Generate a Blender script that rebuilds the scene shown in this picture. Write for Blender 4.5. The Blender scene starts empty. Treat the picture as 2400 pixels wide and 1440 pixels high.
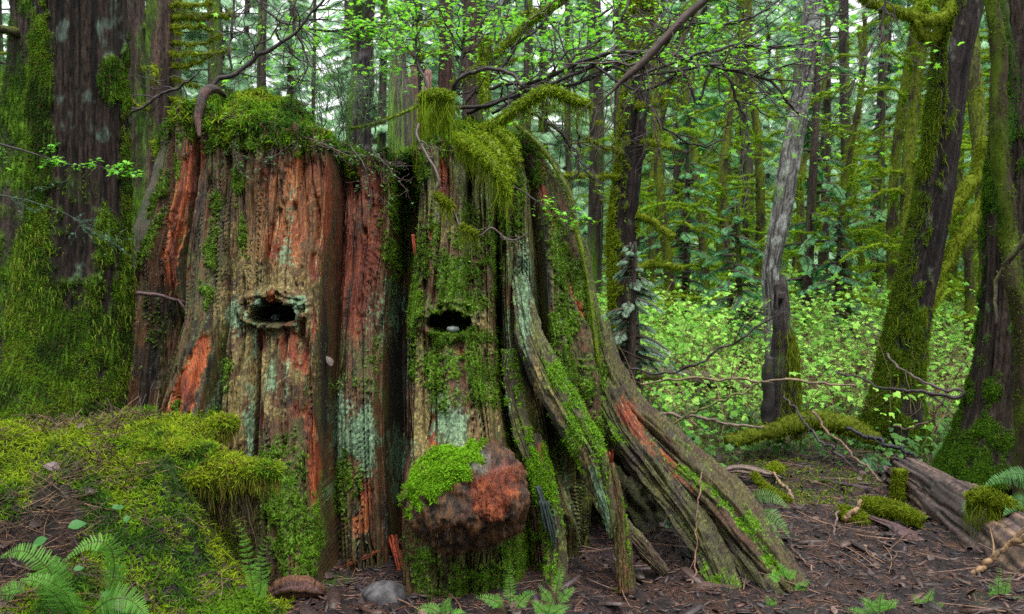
import bpy, math, random
import numpy as np
from math import radians, pi

# ------------------------------------------------------------------ camera, sky, light
S = bpy.context.scene
COL = S.collection
F = 2078.0                      # focal length in pixels of the 2400 px wide photograph
PITCH = math.atan(80 / F)
CH = 1.5                        # eye height, metres
cam_d = bpy.data.cameras.new('camera')
cam = bpy.data.objects.new('camera', cam_d); COL.objects.link(cam)
cam.location = (0, 0, CH); cam.rotation_euler = (pi/2 - PITCH, 0, 0)
cam_d.sensor_width = 36; cam_d.lens = 36 * F / 2400
cam_d.clip_start = 0.05; cam_d.clip_end = 1000
cam_d.dof.use_dof = True; cam_d.dof.focus_distance = 4.6; cam_d.dof.aperture_fstop = 4.0
S.camera = cam

W = bpy.data.worlds.new('World'); S.world = W; W.use_nodes = True
nt = W.node_tree; bg = nt.nodes['Background']
sky = nt.nodes.new('ShaderNodeTexSky'); sky.sky_type = 'NISHITA'; sky.sun_disc = False
SUN_EL, SUN_AZ = radians(66), radians(205)
sky.sun_elevation = SUN_EL; sky.sun_rotation = SUN_AZ; sky.dust_density = 6; sky.air_density = 1.5
wmix = nt.nodes.new('ShaderNodeMix'); wmix.data_type = 'RGBA'; wmix.inputs[0].default_value = 0.75
wmix.inputs[7].default_value = (10.5, 11.0, 10.6, 1)      # an even overcast veil over the sky
nt.links.new(sky.outputs[0], wmix.inputs[6]); nt.links.new(wmix.outputs[2], bg.inputs[0])
bg.inputs[1].default_value = 0.065

sun_d = bpy.data.lights.new('sun', 'SUN'); sun_d.energy = 1.5; sun_d.angle = radians(28); sun_d.color = (1, 0.97, 0.9)
sun = bpy.data.objects.new('sun', sun_d); COL.objects.link(sun)
sun.rotation_euler = (pi/2 - SUN_EL, 0, radians(25))

S.view_settings.view_transform = 'Standard'; S.view_settings.look = 'None'
S.view_settings.exposure = 1.7; S.view_settings.gamma = 1.0
S.cycles.use_denoising = False
S.cycles.max_bounces = 6; S.cycles.diffuse_bounces = 3; S.cycles.glossy_bounces = 2
S.cycles.transmission_bounces = 4; S.cycles.transparent_max_bounces = 4; S.cycles.volume_bounces = 0
S.cycles.sample_clamp_indirect = 6

rng = np.random.default_rng(7)
random.seed(7)
cP, sP = math.cos(PITCH), math.sin(PITCH)

def P(px, py, Y):
    """photo pixel at distance Y -> world point"""
    dx, dz = (px - 1200) / F, (720 - py) / F
    fy = cP + dz * sP; fz = -sP + dz * cP
    k = Y / fy
    return np.array([dx * k, Y, CH + fz * k])

def proj(p):
    z = p[..., 2] - CH; y = p[..., 1]
    fw = np.maximum(y * cP - z * sP, 0.05); up = y * sP + z * cP
    return 1200 + F * p[..., 0] / fw, 720 - F * up / fw

# ------------------------------------------------------------------ noise
def _h(ix, iy, iz, s):
    with np.errstate(over='ignore'):
        n = (ix.astype(np.int64) * 374761393 + iy.astype(np.int64) * 668265263 + iz.astype(np.int64) * 2147483647 + s * 144665) & 0xffffffff
        n = ((n ^ (n >> 13)) * 1274126177) & 0xffffffff
        n = ((n ^ (n >> 16)) * 2246822519) & 0xffffffff
        n = n ^ (n >> 15)
    return (n & 0xffffff) / float(0x7fffff) - 1.0

def vn(x, y, z=0.0, s=0):
    x, y, z = np.broadcast_arrays(np.asarray(x, float), np.asarray(y, float), np.asarray(z, float))
    x, y, z = .612*x + .632*y + .476*z + 31.7, -.711*x + .216*y + .669*z + 17.3, .320*x - .744*y + .586*z + 5.9
    ix, iy, iz = np.floor(x), np.floor(y), np.floor(z)
    fx, fy, fz = x - ix, y - iy, z - iz
    fx = fx*fx*(3-2*fx); fy = fy*fy*(3-2*fy); fz = fz*fz*(3-2*fz)
    r = 0
    for a in (0, 1):
        for b in (0, 1):
            for c in (0, 1):
                w = (fx if a else 1-fx) * (fy if b else 1-fy) * (fz if c else 1-fz)
                r = r + w * _h(ix + a, iy + b, iz + c, s)
    return r

def fbm(x, y, z=0.0, o=4, s=0):
    r, a = 0, 0.5
    for k in range(o):
        r = r + a * vn(np.asarray(x)*2**k, np.asarray(y)*2**k, np.asarray(z)*2**k, s + 11*k); a *= 0.5
    return r

def ss(a, b, x):
    t = np.clip((x - a) / (b - a), 0, 1); return t*t*(3-2*t)

def C(*c): return np.array(c, float)
def mixc(a, b, m):
    m = np.asarray(m)[..., None]; return a * (1-m) + b * m

# ------------------------------------------------------------------ mesh building
class MB:
    def __init__(s): s.v = []; s.f = []; s.c = []; s.n = 0
    def add(s, v, f, c):
        v = np.asarray(v, np.float32).reshape(-1, 3); c = np.asarray(c, np.float32)
        if c.ndim == 1: c = np.broadcast_to(c, (len(v), 3))
        s.v.append(v); s.c.append(c.reshape(-1, 3)[:, :3]); s.f.append(np.asarray(f, np.int64) + s.n); s.n += len(v)
        return s
    def build(s, name, m, parent=None, smooth=True):
        me = bpy.data.meshes.new(name)
        v = np.concatenate(s.v); c = np.concatenate(s.c)
        me.vertices.add(len(v)); me.vertices.foreach_set('co', v.ravel())
        idx = np.concatenate([f.ravel() for f in s.f]).astype(np.int32)
        cnt = np.concatenate([np.full(len(f), f.shape[1], np.int32) for f in s.f])
        st = np.zeros(len(cnt), np.int32); st[1:] = np.cumsum(cnt)[:-1]
        me.loops.add(len(idx)); me.loops.foreach_set('vertex_index', idx)
        me.polygons.add(len(cnt)); me.polygons.foreach_set('loop_start', st); me.polygons.foreach_set('loop_total', cnt)
        me.update(calc_edges=True)
        if smooth: me.polygons.foreach_set('use_smooth', np.ones(len(cnt), bool))
        a = me.attributes.new('Col', 'FLOAT_COLOR', 'POINT')
        rgba = np.ones((len(v), 4), np.float32); rgba[:, :3] = np.clip(c, 0, 1)
        a.data.foreach_set('color', rgba.ravel())
        me.materials.append(m)
        o = bpy.data.objects.new(name, me); COL.objects.link(o)
        if parent is not None: o.parent = parent
        return o

def tag(o, label=None, cat=None, group=None, kind=None):
    if label: o['label'] = label
    if cat: o['category'] = cat
    if group: o['group'] = group
    if kind: o['kind'] = kind
    return o

def thing(name, label, cat, loc=(0, 0, 0), rz=0, group=None):
    o = bpy.data.objects.new(name, None); COL.objects.link(o); o.empty_display_size = 0.1
    o.location = tuple(float(x) for x in loc); o.rotation_euler = (0, 0, rz)
    return tag(o, label, cat, group)

def dup(root, loc=None, rz=0, scale=1, label=None, name=None):
    r = root.copy(); COL.objects.link(r)
    if loc is not None: r.location = tuple(float(x) for x in loc)
    r.rotation_euler = (0, 0, rz); r.scale = (scale,)*3 if np.isscalar(scale) else scale
    if label: r['label'] = label
    for ch in list(root.children):
        c = ch.copy(); COL.objects.link(c); c.parent = r
        for g in list(ch.children):
            d = g.copy(); COL.objects.link(d); d.parent = c
    return r

def grid_faces(R, K, wrap=True):
    i = np.arange(R - 1)[:, None]; j = np.arange(K if wrap else K - 1)[None, :]
    j2 = (j + 1) % K
    a = i*K + j; b = i*K + j2; c = (i+1)*K + j2; d = (i+1)*K + j
    return np.stack([a, b, c, d], -1).reshape(-1, 4)

def spline(pts, n):
    """Catmull-Rom through rows of pts, n samples"""
    p = np.asarray(pts, float)
    if len(p) == 2: return p[0] + (p[1]-p[0]) * np.linspace(0, 1, n)[:, None]
    q = np.vstack([2*p[0]-p[1], p, 2*p[-1]-p[-2]])
    L = np.r_[0, np.cumsum(np.linalg.norm(np.diff(p[:, :3], axis=0), axis=1) + 1e-6)]
    t = np.linspace(0, L[-1], n); k = np.clip(np.searchsorted(L, t, side='right') - 1, 0, len(p)-2)
    u = ((t - L[k]) / (L[k+1] - L[k]))[:, None]
    a, b, c, d = q[k], q[k+1], q[k+2], q[k+3]
    return 0.5*((2*b) + (c-a)*u + (2*a-5*b+4*c-d)*u*u + (-a+3*b-3*c+d)*u**3)

def frames(p):
    t = np.gradient(p, axis=0); t /= np.linalg.norm(t, axis=1)[:, None] + 1e-9
    up = np.array([0, -1, 0.0]) if abs(t[0][1]) < 0.9 else np.array([0, 0, 1.0])
    n = np.zeros_like(p); v = up - t[0]*np.dot(up, t[0]); n[0] = v/np.linalg.norm(v)
    for i in range(1, len(p)):
        v = n[i-1] - t[i]*np.dot(n[i-1], t[i]); n[i] = v/(np.linalg.norm(v) + 1e-9)
    return t, n, np.cross(t, n)

def tube_arrays(path, rad, seg=8, flat=1.0, disp=None, cap=True):
    """path (n,3), rad (n,), flat: scale across the view (n axis); disp(theta, arc, p)-> metres added"""
    t, n, b = frames(path)
    th = np.linspace(0, 2*pi, seg, endpoint=False)
    arc = np.r_[0, np.cumsum(np.linalg.norm(np.diff(path, axis=0), axis=1))]
    R = np.asarray(rad, float)[:, None] * np.ones(seg)
    dirs = (np.cos(th)[None, :, None]*n[:, None]*flat + np.sin(th)[None, :, None]*b[:, None])
    if disp is not None: R = R + disp(np.broadcast_to(th, R.shape), np.broadcast_to(arc[:, None], R.shape), R)
    v = path[:, None] + dirs * R[..., None]
    if cap:
        v = np.concatenate([np.repeat(path[None, :1], seg, 1), v, np.repeat(path[None, -1:], seg, 1)], 0)
        th2 = np.vstack([np.broadcast_to(th, (1, seg)), np.broadcast_to(th, (len(path), seg)), np.broadcast_to(th, (1, seg))])
        arc2 = np.r_[arc[0], arc, arc[-1]]
    else:
        th2 = np.broadcast_to(th, (len(path), seg)); arc2 = arc
    return v, grid_faces(len(v), seg), th2, np.broadcast_to(arc2[:, None], (len(v), seg))

def tube(mb, path, rad, col, seg=6, flat=1.0, disp=None):
    v, f, th, arc = tube_arrays(path, rad, seg, flat, disp)
    c = col(v, th, arc) if callable(col) else np.broadcast_to(np.asarray(col, float), v.shape)
    mb.add(v, f, c.reshape(-1, 3)); return v

# ------------------------------------------------------------------ materials
def nodes(m):
    m.use_nodes = True; t = m.node_tree
    return t, t.nodes.get('Principled BSDF')

def mat_surface(name, rough=0.8, var=(0.55, 1.45), vscale=60, stretch=1.0, bump=0.6, bscale=80, bdist=0.006, spec=0.3, trans=0.0, tcol=1.2):
    m = bpy.data.materials.new(name); t, b = nodes(m); L = t.links
    at = t.nodes.new('ShaderNodeAttribute'); at.attribute_name = 'Col'
    tc = t.nodes.new('ShaderNodeTexCoord'); mp = t.nodes.new('ShaderNodeMapping'); mp.inputs['Scale'].default_value = (1, 1, stretch)
    L.new(tc.outputs['Object'], mp.inputs[0])
    n1 = t.nodes.new('ShaderNodeTexNoise'); n1.inputs['Scale'].default_value = vscale; n1.inputs['Detail'].default_value = 5; n1.inputs['Roughness'].default_value = 0.65
    L.new(mp.outputs[0], n1.inputs['Vector'])
    mr = t.nodes.new('ShaderNodeMapRange'); mr.inputs[1].default_value = 0.32; mr.inputs[2].default_value = 0.68
    mr.inputs[3].default_value = var[0]; mr.inputs[4].default_value = var[1]
    L.new(n1.outputs[0], mr.inputs[0])
    mx = t.nodes.new('ShaderNodeVectorMath'); mx.operation = 'SCALE'
    L.new(at.outputs['Color'], mx.inputs[0]); L.new(mr.outputs[0], mx.inputs['Scale'])
    L.new(mx.outputs[0], b.inputs['Base Color'])
    b.inputs['Roughness'].default_value = rough; b.inputs['Specular IOR Level'].default_value = spec
    if bump:
        n2 = t.nodes.new('ShaderNodeTexNoise'); n2.inputs['Scale'].default_value = bscale; n2.inputs['Detail'].default_value = 6; n2.inputs['Roughness'].default_value = 0.7
        L.new(mp.outputs[0], n2.inputs['Vector'])
        bp = t.nodes.new('ShaderNodeBump'); bp.inputs['Strength'].default_value = bump; bp.inputs['Distance'].default_value = bdist
        L.new(n2.outputs[0], bp.inputs['Height']); L.new(bp.outputs[0], b.inputs['Normal'])
    if trans:
        out = t.nodes['Material Output']; tr = t.nodes.new('ShaderNodeBsdfTranslucent'); ms = t.nodes.new('ShaderNodeMixShader')
        m2 = t.nodes.new('ShaderNodeVectorMath'); m2.operation = 'SCALE'; m2.inputs['Scale'].default_value = tcol
        L.new(mx.outputs[0], m2.inputs[0]); L.new(m2.outputs[0], tr.inputs[0])
        ms.inputs[0].default_value = trans; L.new(b.outputs[0], ms.inputs[1]); L.new(tr.outputs[0], ms.inputs[2])
        L.new(ms.outputs[0], out.inputs[0])
    return m

M_wood = mat_surface('weathered_wood', 0.5, (0.12, 1.72), 130, 0.10, 1.0, 140, 0.012, spec=0.45)
M_bark = mat_surface('bark', 0.8, (0.12, 1.15), 90, 0.2, 1.0, 80, 0.016, spec=0.15)
M_crust = mat_surface('mossy_crust', 0.9, (0.45, 1.55), 120, 1.0, 0.9, 140, 0.008, spec=0.2)
M_leaf = mat_surface('leaf', 0.5, (0.85, 1.15), 12, 1, 0, spec=0.35, trans=0.45)
M_moss = mat_surface('moss_tufts', 0.85, (0.8, 1.2), 30, 1, 0, spec=0.15, trans=0.35)
M_needle = mat_surface('needles', 0.6, (0.8, 1.2), 3, 1, 0, spec=0.3, trans=0.35)
M_soil = mat_surface('forest_soil', 0.5, (0.15, 1.3), 60, 1, 1.0, 70, 0.03, spec=0.4)
M_chip = mat_surface('bark_chips', 0.5, (0.25, 1.15), 60, 1, 0.6, 90, 0.004, spec=0.45)
M_twig = mat_surface('twig_bark', 0.6, (0.35, 1.1), 60, 1, 0.4, 90, 0.003, spec=0.4)
M_stone = mat_surface('stone', 0.55, (0.5, 1.5), 35, 1, 0.7, 60, 0.006, spec=0.45)
M_log = mat_surface('bare_log', 0.6, (0.25, 1.35), 30, 1, 0.7, 80, 0.006, spec=0.4)

# palette (linear, real-world)
MOSS = C(.105, .225, .008); MOSSD = C(.022, .060, .006); MOSSY = C(.21, .28, .012); MOSSB = C(.17, .38, .012)
LICH = C(.17, .29, .17); LICHD = C(.035, .09, .055); TAN = C(.24, .175, .062); OLIVE = C(.060, .062, .012)
RED = C(.20, .032, .010); ORANGE = C(.33, .070, .016); GOLD = C(.24, .095, .022); PALEW = C(.60, .36, .18)
BROWN = C(.088, .036, .012); DARKB = C(.016, .010, .008); CHAR_SHADE = C(.007, .007, .007); PURP = C(.10, .055, .075)

# ------------------------------------------------------------------ scatter helpers
def rot_to(nrm, spin):
    """frames (n,3,3): columns x,y,z with z = nrm, random spin"""
    n = nrm / (np.linalg.norm(nrm, axis=1)[:, None] + 1e-9)
    a = np.where(np.abs(n[:, 2:3]) < 0.9, np.array([[0, 0, 1.0]]), np.array([[1.0, 0, 0]]))
    x = np.cross(a, n); x /= np.linalg.norm(x, axis=1)[:, None] + 1e-9; y = np.cross(n, x)
    c, s = np.cos(spin)[:, None], np.sin(spin)[:, None]
    return np.stack([x*c + y*s, -x*s + y*c, n], -1)

def scatter(mb, tv, tf, pos, R, sc, col, tip=None):
    """place template (tv, tf) at pos with frames R, scale sc (n,) or (n,3), colour (n,3); tip (k,) per-vertex brightness"""
    sc = np.asarray(sc, float); sc = sc[:, None, None] if sc.ndim == 1 else sc[:, None, :]
    v = np.einsum('nij,nkj->nki', R, tv[None] * sc) + pos[:, None]
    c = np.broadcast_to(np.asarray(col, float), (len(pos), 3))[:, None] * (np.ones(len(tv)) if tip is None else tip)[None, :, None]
    f = (tf[None] + (np.arange(len(pos)) * len(tv))[:, None, None]).reshape(-1, tf.shape[1])
    mb.add(v.reshape(-1, 3), f, c.reshape(-1, 3))

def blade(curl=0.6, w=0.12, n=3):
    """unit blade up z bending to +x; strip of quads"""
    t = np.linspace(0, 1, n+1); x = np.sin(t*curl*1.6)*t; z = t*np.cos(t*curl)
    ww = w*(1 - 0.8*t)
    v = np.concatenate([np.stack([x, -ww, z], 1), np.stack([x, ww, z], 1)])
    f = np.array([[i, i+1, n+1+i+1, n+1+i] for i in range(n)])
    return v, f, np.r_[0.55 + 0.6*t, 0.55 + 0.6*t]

def leaf_t(fold=0.18, k=5):
    """pointed leaf lying along +x, y side, folded"""
    x = np.linspace(0, 1, k); w = 0.36*np.sin(pi*np.clip(x, 0.02, 1)**0.8)
    m = np.stack([x, 0*x, -0.25*x*x], 1)
    l = np.stack([x, w, fold*w - 0.25*x*x], 1); r = np.stack([x, -w, fold*w - 0.25*x*x], 1)
    v = np.concatenate([m, l, r]); f = []
    for i in range(k-1): f += [[i, i+1, k+i+1, k+i], [2*k+i, 2*k+i+1, i+1, i]]
    return v, np.array(f)

def lobed_t():
    """five lobed maple-like leaf in a fan of triangles, along +x"""
    ang = radians(1)*np.array([-150, -100, -78, -52, -36, -14, 0, 14, 36, 52, 78, 100, 150])
    r = np.array([.25, .62, .38, .85, .52, .62, 1.0, .62, .52, .85, .38, .62, .25])
    v = np.stack([r*np.cos(ang) + .3, r*np.sin(ang)*.9, -.22*r*r*(1+.5*np.abs(np.sin(ang)))], 1)
    v = np.vstack([[0.25, 0, 0.0], v]) * .62
    f = np.array([[0, i, i+1] for i in range(1, 13)])
    return v, f
LEAF = leaf_t(); LOBED = lobed_t()

def trifoil_t():
    """three toothed leaflets"""
    vs, fs, n = [], [], 0
    for a, s in ((0, 1), (1.15, .8), (-1.15, .8)):
        v, f = leaf_t(.2, 4); v = v * [1, 1.25, 1] * s; c, q = math.cos(a), math.sin(a)
        vs.append(np.stack([v[:, 0]*c - v[:, 1]*q, v[:, 0]*q + v[:, 1]*c, v[:, 2]], 1)); fs.append(f + n); n += len(v)
    return np.concatenate(vs), np.concatenate(fs)
TRI = trifoil_t()

def rvec(n, s=1.0): return rng.normal(0, s, (n, 3))

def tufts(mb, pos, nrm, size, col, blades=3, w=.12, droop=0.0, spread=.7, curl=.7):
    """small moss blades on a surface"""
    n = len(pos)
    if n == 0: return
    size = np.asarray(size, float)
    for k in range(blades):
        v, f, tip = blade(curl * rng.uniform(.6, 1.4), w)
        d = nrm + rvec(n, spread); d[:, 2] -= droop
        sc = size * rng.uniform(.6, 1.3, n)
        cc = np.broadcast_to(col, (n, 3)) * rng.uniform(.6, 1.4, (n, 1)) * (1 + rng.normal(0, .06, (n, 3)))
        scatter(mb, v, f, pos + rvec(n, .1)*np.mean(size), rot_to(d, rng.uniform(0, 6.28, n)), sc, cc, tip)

def hairs(mb, pos, length, width, col, n=6, sway=.34):
    """thin hanging strands, crossing ribbons"""
    m = len(pos); t = np.linspace(0, 1, n+1)
    if m == 0: return
    a = rng.uniform(0, pi, m); side = np.stack([np.cos(a), np.sin(a), 0*a], 1)
    off = np.cumsum(rng.normal(0, sway, (m, n+1, 3)), 1) * length[:, None, None] / n; off[:, :, 2] *= .3; off[:, 0] = 0
    c0 = pos[:, None] + off; c0[:, :, 2] -= t[None]*length[:, None]
    w = (width * (1 - .75*t))[None, :, None] * side[:, None]
    v = np.concatenate([c0 - w, c0 + w], 1)
    f = np.array([[i, i+1, n+1+i+1, n+1+i] for i in range(n)])
    F_ = (f[None] + (np.arange(m)*2*(n+1))[:, None, None]).reshape(-1, 4)
    cc = np.broadcast_to(col, (m, 3)) * rng.uniform(.55, 1.4, (m, 1))
    mb.add(v.reshape(-1, 3), F_, np.repeat(cc, 2*(n+1), 0))

def grid_normals(v, wrap=True):
    """outward normals of a tube grid (R,K,3) ordered ring by ring"""
    du = np.roll(v, -1, 1) - np.roll(v, 1, 1) if wrap else np.gradient(v, axis=1)
    dv = np.gradient(v, axis=0)
    n = np.cross(du, dv); n /= np.linalg.norm(n, axis=2)[..., None] + 1e-12
    return n

def pick(weights, n):
    w = weights.ravel().astype(float); w = w / w.sum(); return rng.choice(w.size, n, p=w)

# ------------------------------------------------------------------ image-space patches of moss, lichen, bare wood on the stump
def blobs(px, py, L, nz):
    m = np.zeros_like(px)
    for (cx, cy, rx, ry, *r) in L:
        a = radians(r[0]) if r else 0.0; w = r[1] if len(r) > 1 else 1.0
        dx, dy = px - cx, py - cy
        u = (dx*math.cos(a) + dy*math.sin(a)) / rx; v = (-dx*math.sin(a) + dy*math.cos(a)) / ry
        d = np.sqrt(u*u + v*v)
        m = np.maximum(m, w*np.clip(1.35 - d + nz*.55, 0, 1) )
    return m

# (cx, cy, rx, ry, lean: positive leans its foot to the left, weight)
B_RED = [(430,440,30,150,14),(405,570,22,70,25),(395,640,20,60),(700,500,28,110,0,.9),(760,480,20,120,4,1),(640,560,18,70,0,.8),(700,420,90,60,0,1),(560,760,10,60,6,.6),(715,850,14,60,0,.7),(640,700,14,30,0,.5),(735,620,12,40,0,.9),(640,450,35,60,0,.6),(690,430,80,70,0,.7),
         (655,530,10,60,0,1),(850,450,55,110,0,1.1),(840,600,60,150,0,1.0),(820,740,40,80,0,.6),(880,420,20,70,0,1),(675,818,20,44,0,1.3),(610,800,11,28,0,.9),(470,825,16,48,22,1.1),(430,920,30,90,25,1),(375,1000,18,60,25,1),
         (722,985,18,70,-8,1),(737,1080,15,90,0,.9),(860,1175,22,50,0,1),(850,1230,40,30,0,.6),(1042,430,13,60,0,1),(1010,540,6,40,0,1),(971,575,10,32,0,1.1),(1028,825,9,13,0,1.2),(1079,822,9,13,0,1.2),
         (1014,1020,8,45,0,1),(1268,440,9,60,-6,1),(1290,520,8,40,-14,1),(1325,640,14,70,-16,1.1),(1352,715,12,50,-18,1),(1215,640,8,120,0,.5),(1185,1140,6,30,0,.8),(1240,1150,6,60,0,.8),
         (1270,1060,14,50,-10,.7),(1480,980,22,60,-38,.9),(1520,1040,14,50,-40,1),(1560,1075,14,50,-45,.8),(1020,1175,30,20,0,.3),
         (450,380,16,60,10,.9),(560,320,30,20,0,.5),(690,400,60,26,0,.4),(520,350,20,30,0,.4),(735,760,8,50,0,.7),(690,960,22,30,0,.7),(615,980,8,40,0,.6),(850,520,45,60,0,.9),(1600,1130,10,50,-50,.6)]
B_MOSS = [(505,470,16,90,6,.75),(495,580,16,90,8,.8),(487,690,14,50,6,1),(560,430,14,60,0,.7),(570,540,10,60,0,.6),(390,430,14,70,22,1.1),(365,540,14,90,22,.9),(420,560,10,40,22,.5),
          (655,1130,55,120,0,.9),(690,1260,60,110,0,.75),(745,1240,14,110,0,1),(720,930,14,40,0,.6),(400,980,14,50,22,.9),(500,1000,20,40,0,.6),(530,860,20,60,0,.6),
          (938,480,38,120,0,.95),(930,600,34,90,0,.7),(945,420,24,70,0,.9),(1075,640,85,85,0,1.0),(1000,600,34,80,10,.95),(975,720,15,110,4,1.15),(1100,870,90,60,0,.9),(1080,790,90,26,0,1),(1110,930,80,36,0,.7),
          (1130,700,30,40,0,.6),(1010,870,45,60,0,.75),(1180,520,40,60,0,.6),(1215,470,16,90,0,.7),(1150,560,34,40,0,.7),(1090,500,40,50,0,.5),
          (1300,600,16,120,-12,1.1),(1342,660,12,130,-17,1.3),(1372,740,12,130,-15,1.3),(1395,860,12,110,-10,1.1),(1322,500,10,80,-14,1.1),(1330,760,24,50,-10,1),(1320,860,40,60,0,.8),(1360,900,20,60,0,.8),(1300,770,14,60,0,.9),(1405,950,14,40,0,.8),
          (1000,1300,50,100,0,.8),(1230,1280,60,90,0,.95),(1140,1370,140,60,0,.9),(1340,1000,24,110,-6,.7),(1440,1010,16,60,-30,.7),(1210,900,14,90,-6,.6),(1245,1120,20,110,0,.9),(1290,1190,16,110,0,.8),(1280,1070,14,60,-10,.8),(1320,1080,14,70,0,.5),(1200,1060,20,70,-10,.6),
          (815,1120,36,60,0,.7),(790,1160,30,60,0,.6),(820,900,60,40,0,.4),(880,850,24,60,0,.5),(370,740,40,60,0,.4),
          (600,330,200,34,0,.8),(470,300,60,30,0,.8),(710,350,60,24,0,.6),(1200,330,70,60,0,.7),(1100,330,120,24,0,.8),(980,380,30,60,0,.8),(840,345,70,18,0,.8),(1250,400,20,50,0,.8),
          (1390,1010,10,60,-24,1.2),(1340,930,10,60,-34,1.2),(1310,880,8,30,-30,1.1),(1600,1110,12,60,-52,.7),(1700,1180,14,50,-48,.8),(1750,1240,26,60,-42,1.0),(1800,1310,16,40,-40,.9),(1705,1390,26,40,-20,.9)]
B_LICH = [(555,745,24,40,0,1),(610,715,16,34,0,1.1),(700,710,26,22,0,1),(695,745,12,26,0,.9),(598,800,6,60,0,.9),(585,1000,14,110,0,.9),(640,900,16,50,0,.8),(520,880,14,50,10,.7),(500,980,22,50,10,.7),(672,880,8,60,0,.7),
          (805,960,24,60,4,1.25),(850,1030,40,90,0,1.05),(800,1040,20,80,0,.95),(780,1150,24,40,0,.7),(935,1060,26,60,0,1.2),(925,1150,10,40,0,.9),(925,680,30,50,0,.9),(915,750,22,60,0,.7),(880,730,24,60,0,.4),
          (1070,990,48,45,0,1.1),(1040,960,30,50,0,.7),(1225,650,26,90,-4,1.0),(1228,760,14,70,-6,.8),(1190,800,8,90,0,.7),(1190,960,10,60,-6,.6),(1140,450,24,60,0,.4),(1190,420,14,60,0,.5),
          (1405,1150,12,70,-14,1.2),(1420,1230,10,40,0,1.2),(1190,350,20,40,0,.5),(1235,740,8,60,0,.9),(1300,1230,10,80,0,.8),(1330,1120,6,70,0,.6),(680,500,10,60,0,.5),(670,600,24,40,0,.6),(1565,1240,12,22,-20,1)]
B_TAN = [(585,640,40,110,0,1),(640,650,60,80,0,.8),(700,660,60,60,0,.7),(560,820,30,90,0,.7),(600,900,70,110,0,.9),(690,870,50,80,0,.9),(560,1000,50,90,0,.8),(520,720,30,80,8,.7),(730,740,24,60,0,.8),
         (560,560,24,60,0,.6),(1120,1000,70,90,0,.8),(990,1000,30,150,0,.9),(1130,780,40,100,0,.7),(1170,940,24,120,-8,.8),(1060,560,60,50,0,.6),(1250,880,20,80,-10,.9),(1300,960,20,60,-34,.9),(1360,1060,20,60,-30,.8),
         (1250,1350,60,40,0,.4),(1310,700,20,90,0,.3),(1240,600,24,50,0,.5),(1120,1060,60,30,0,.6),(620,540,40,60,0,.6),(660,1150,50,90,0,.5)]
B_CHAR_SHADE = [(935,900,30,320,0,1.1),(930,330,20,60,0,.6),(1000,400,14,60,0,.8),(340,900,30,120,12,.8),(380,720,50,90,0,.7),(1172,740,10,120,0,.9),(1230,850,24,90,-12,1),(1300,1000,24,110,-22,.9),(900,1200,30,90,0,.6),  # burnt central crack, plus shade painted into slits, grooves and hollows
          (612,980,6,110,0,.8),(528,880,8,90,8,.8),(470,480,10,110,6,.8),(760,900,10,300,0,.9),(1278,620,10,160,-4,.9),(1240,420,12,60,0,.5),(780,1270,40,60,0,.4),(1100,460,6,60,0,.9)]

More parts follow.
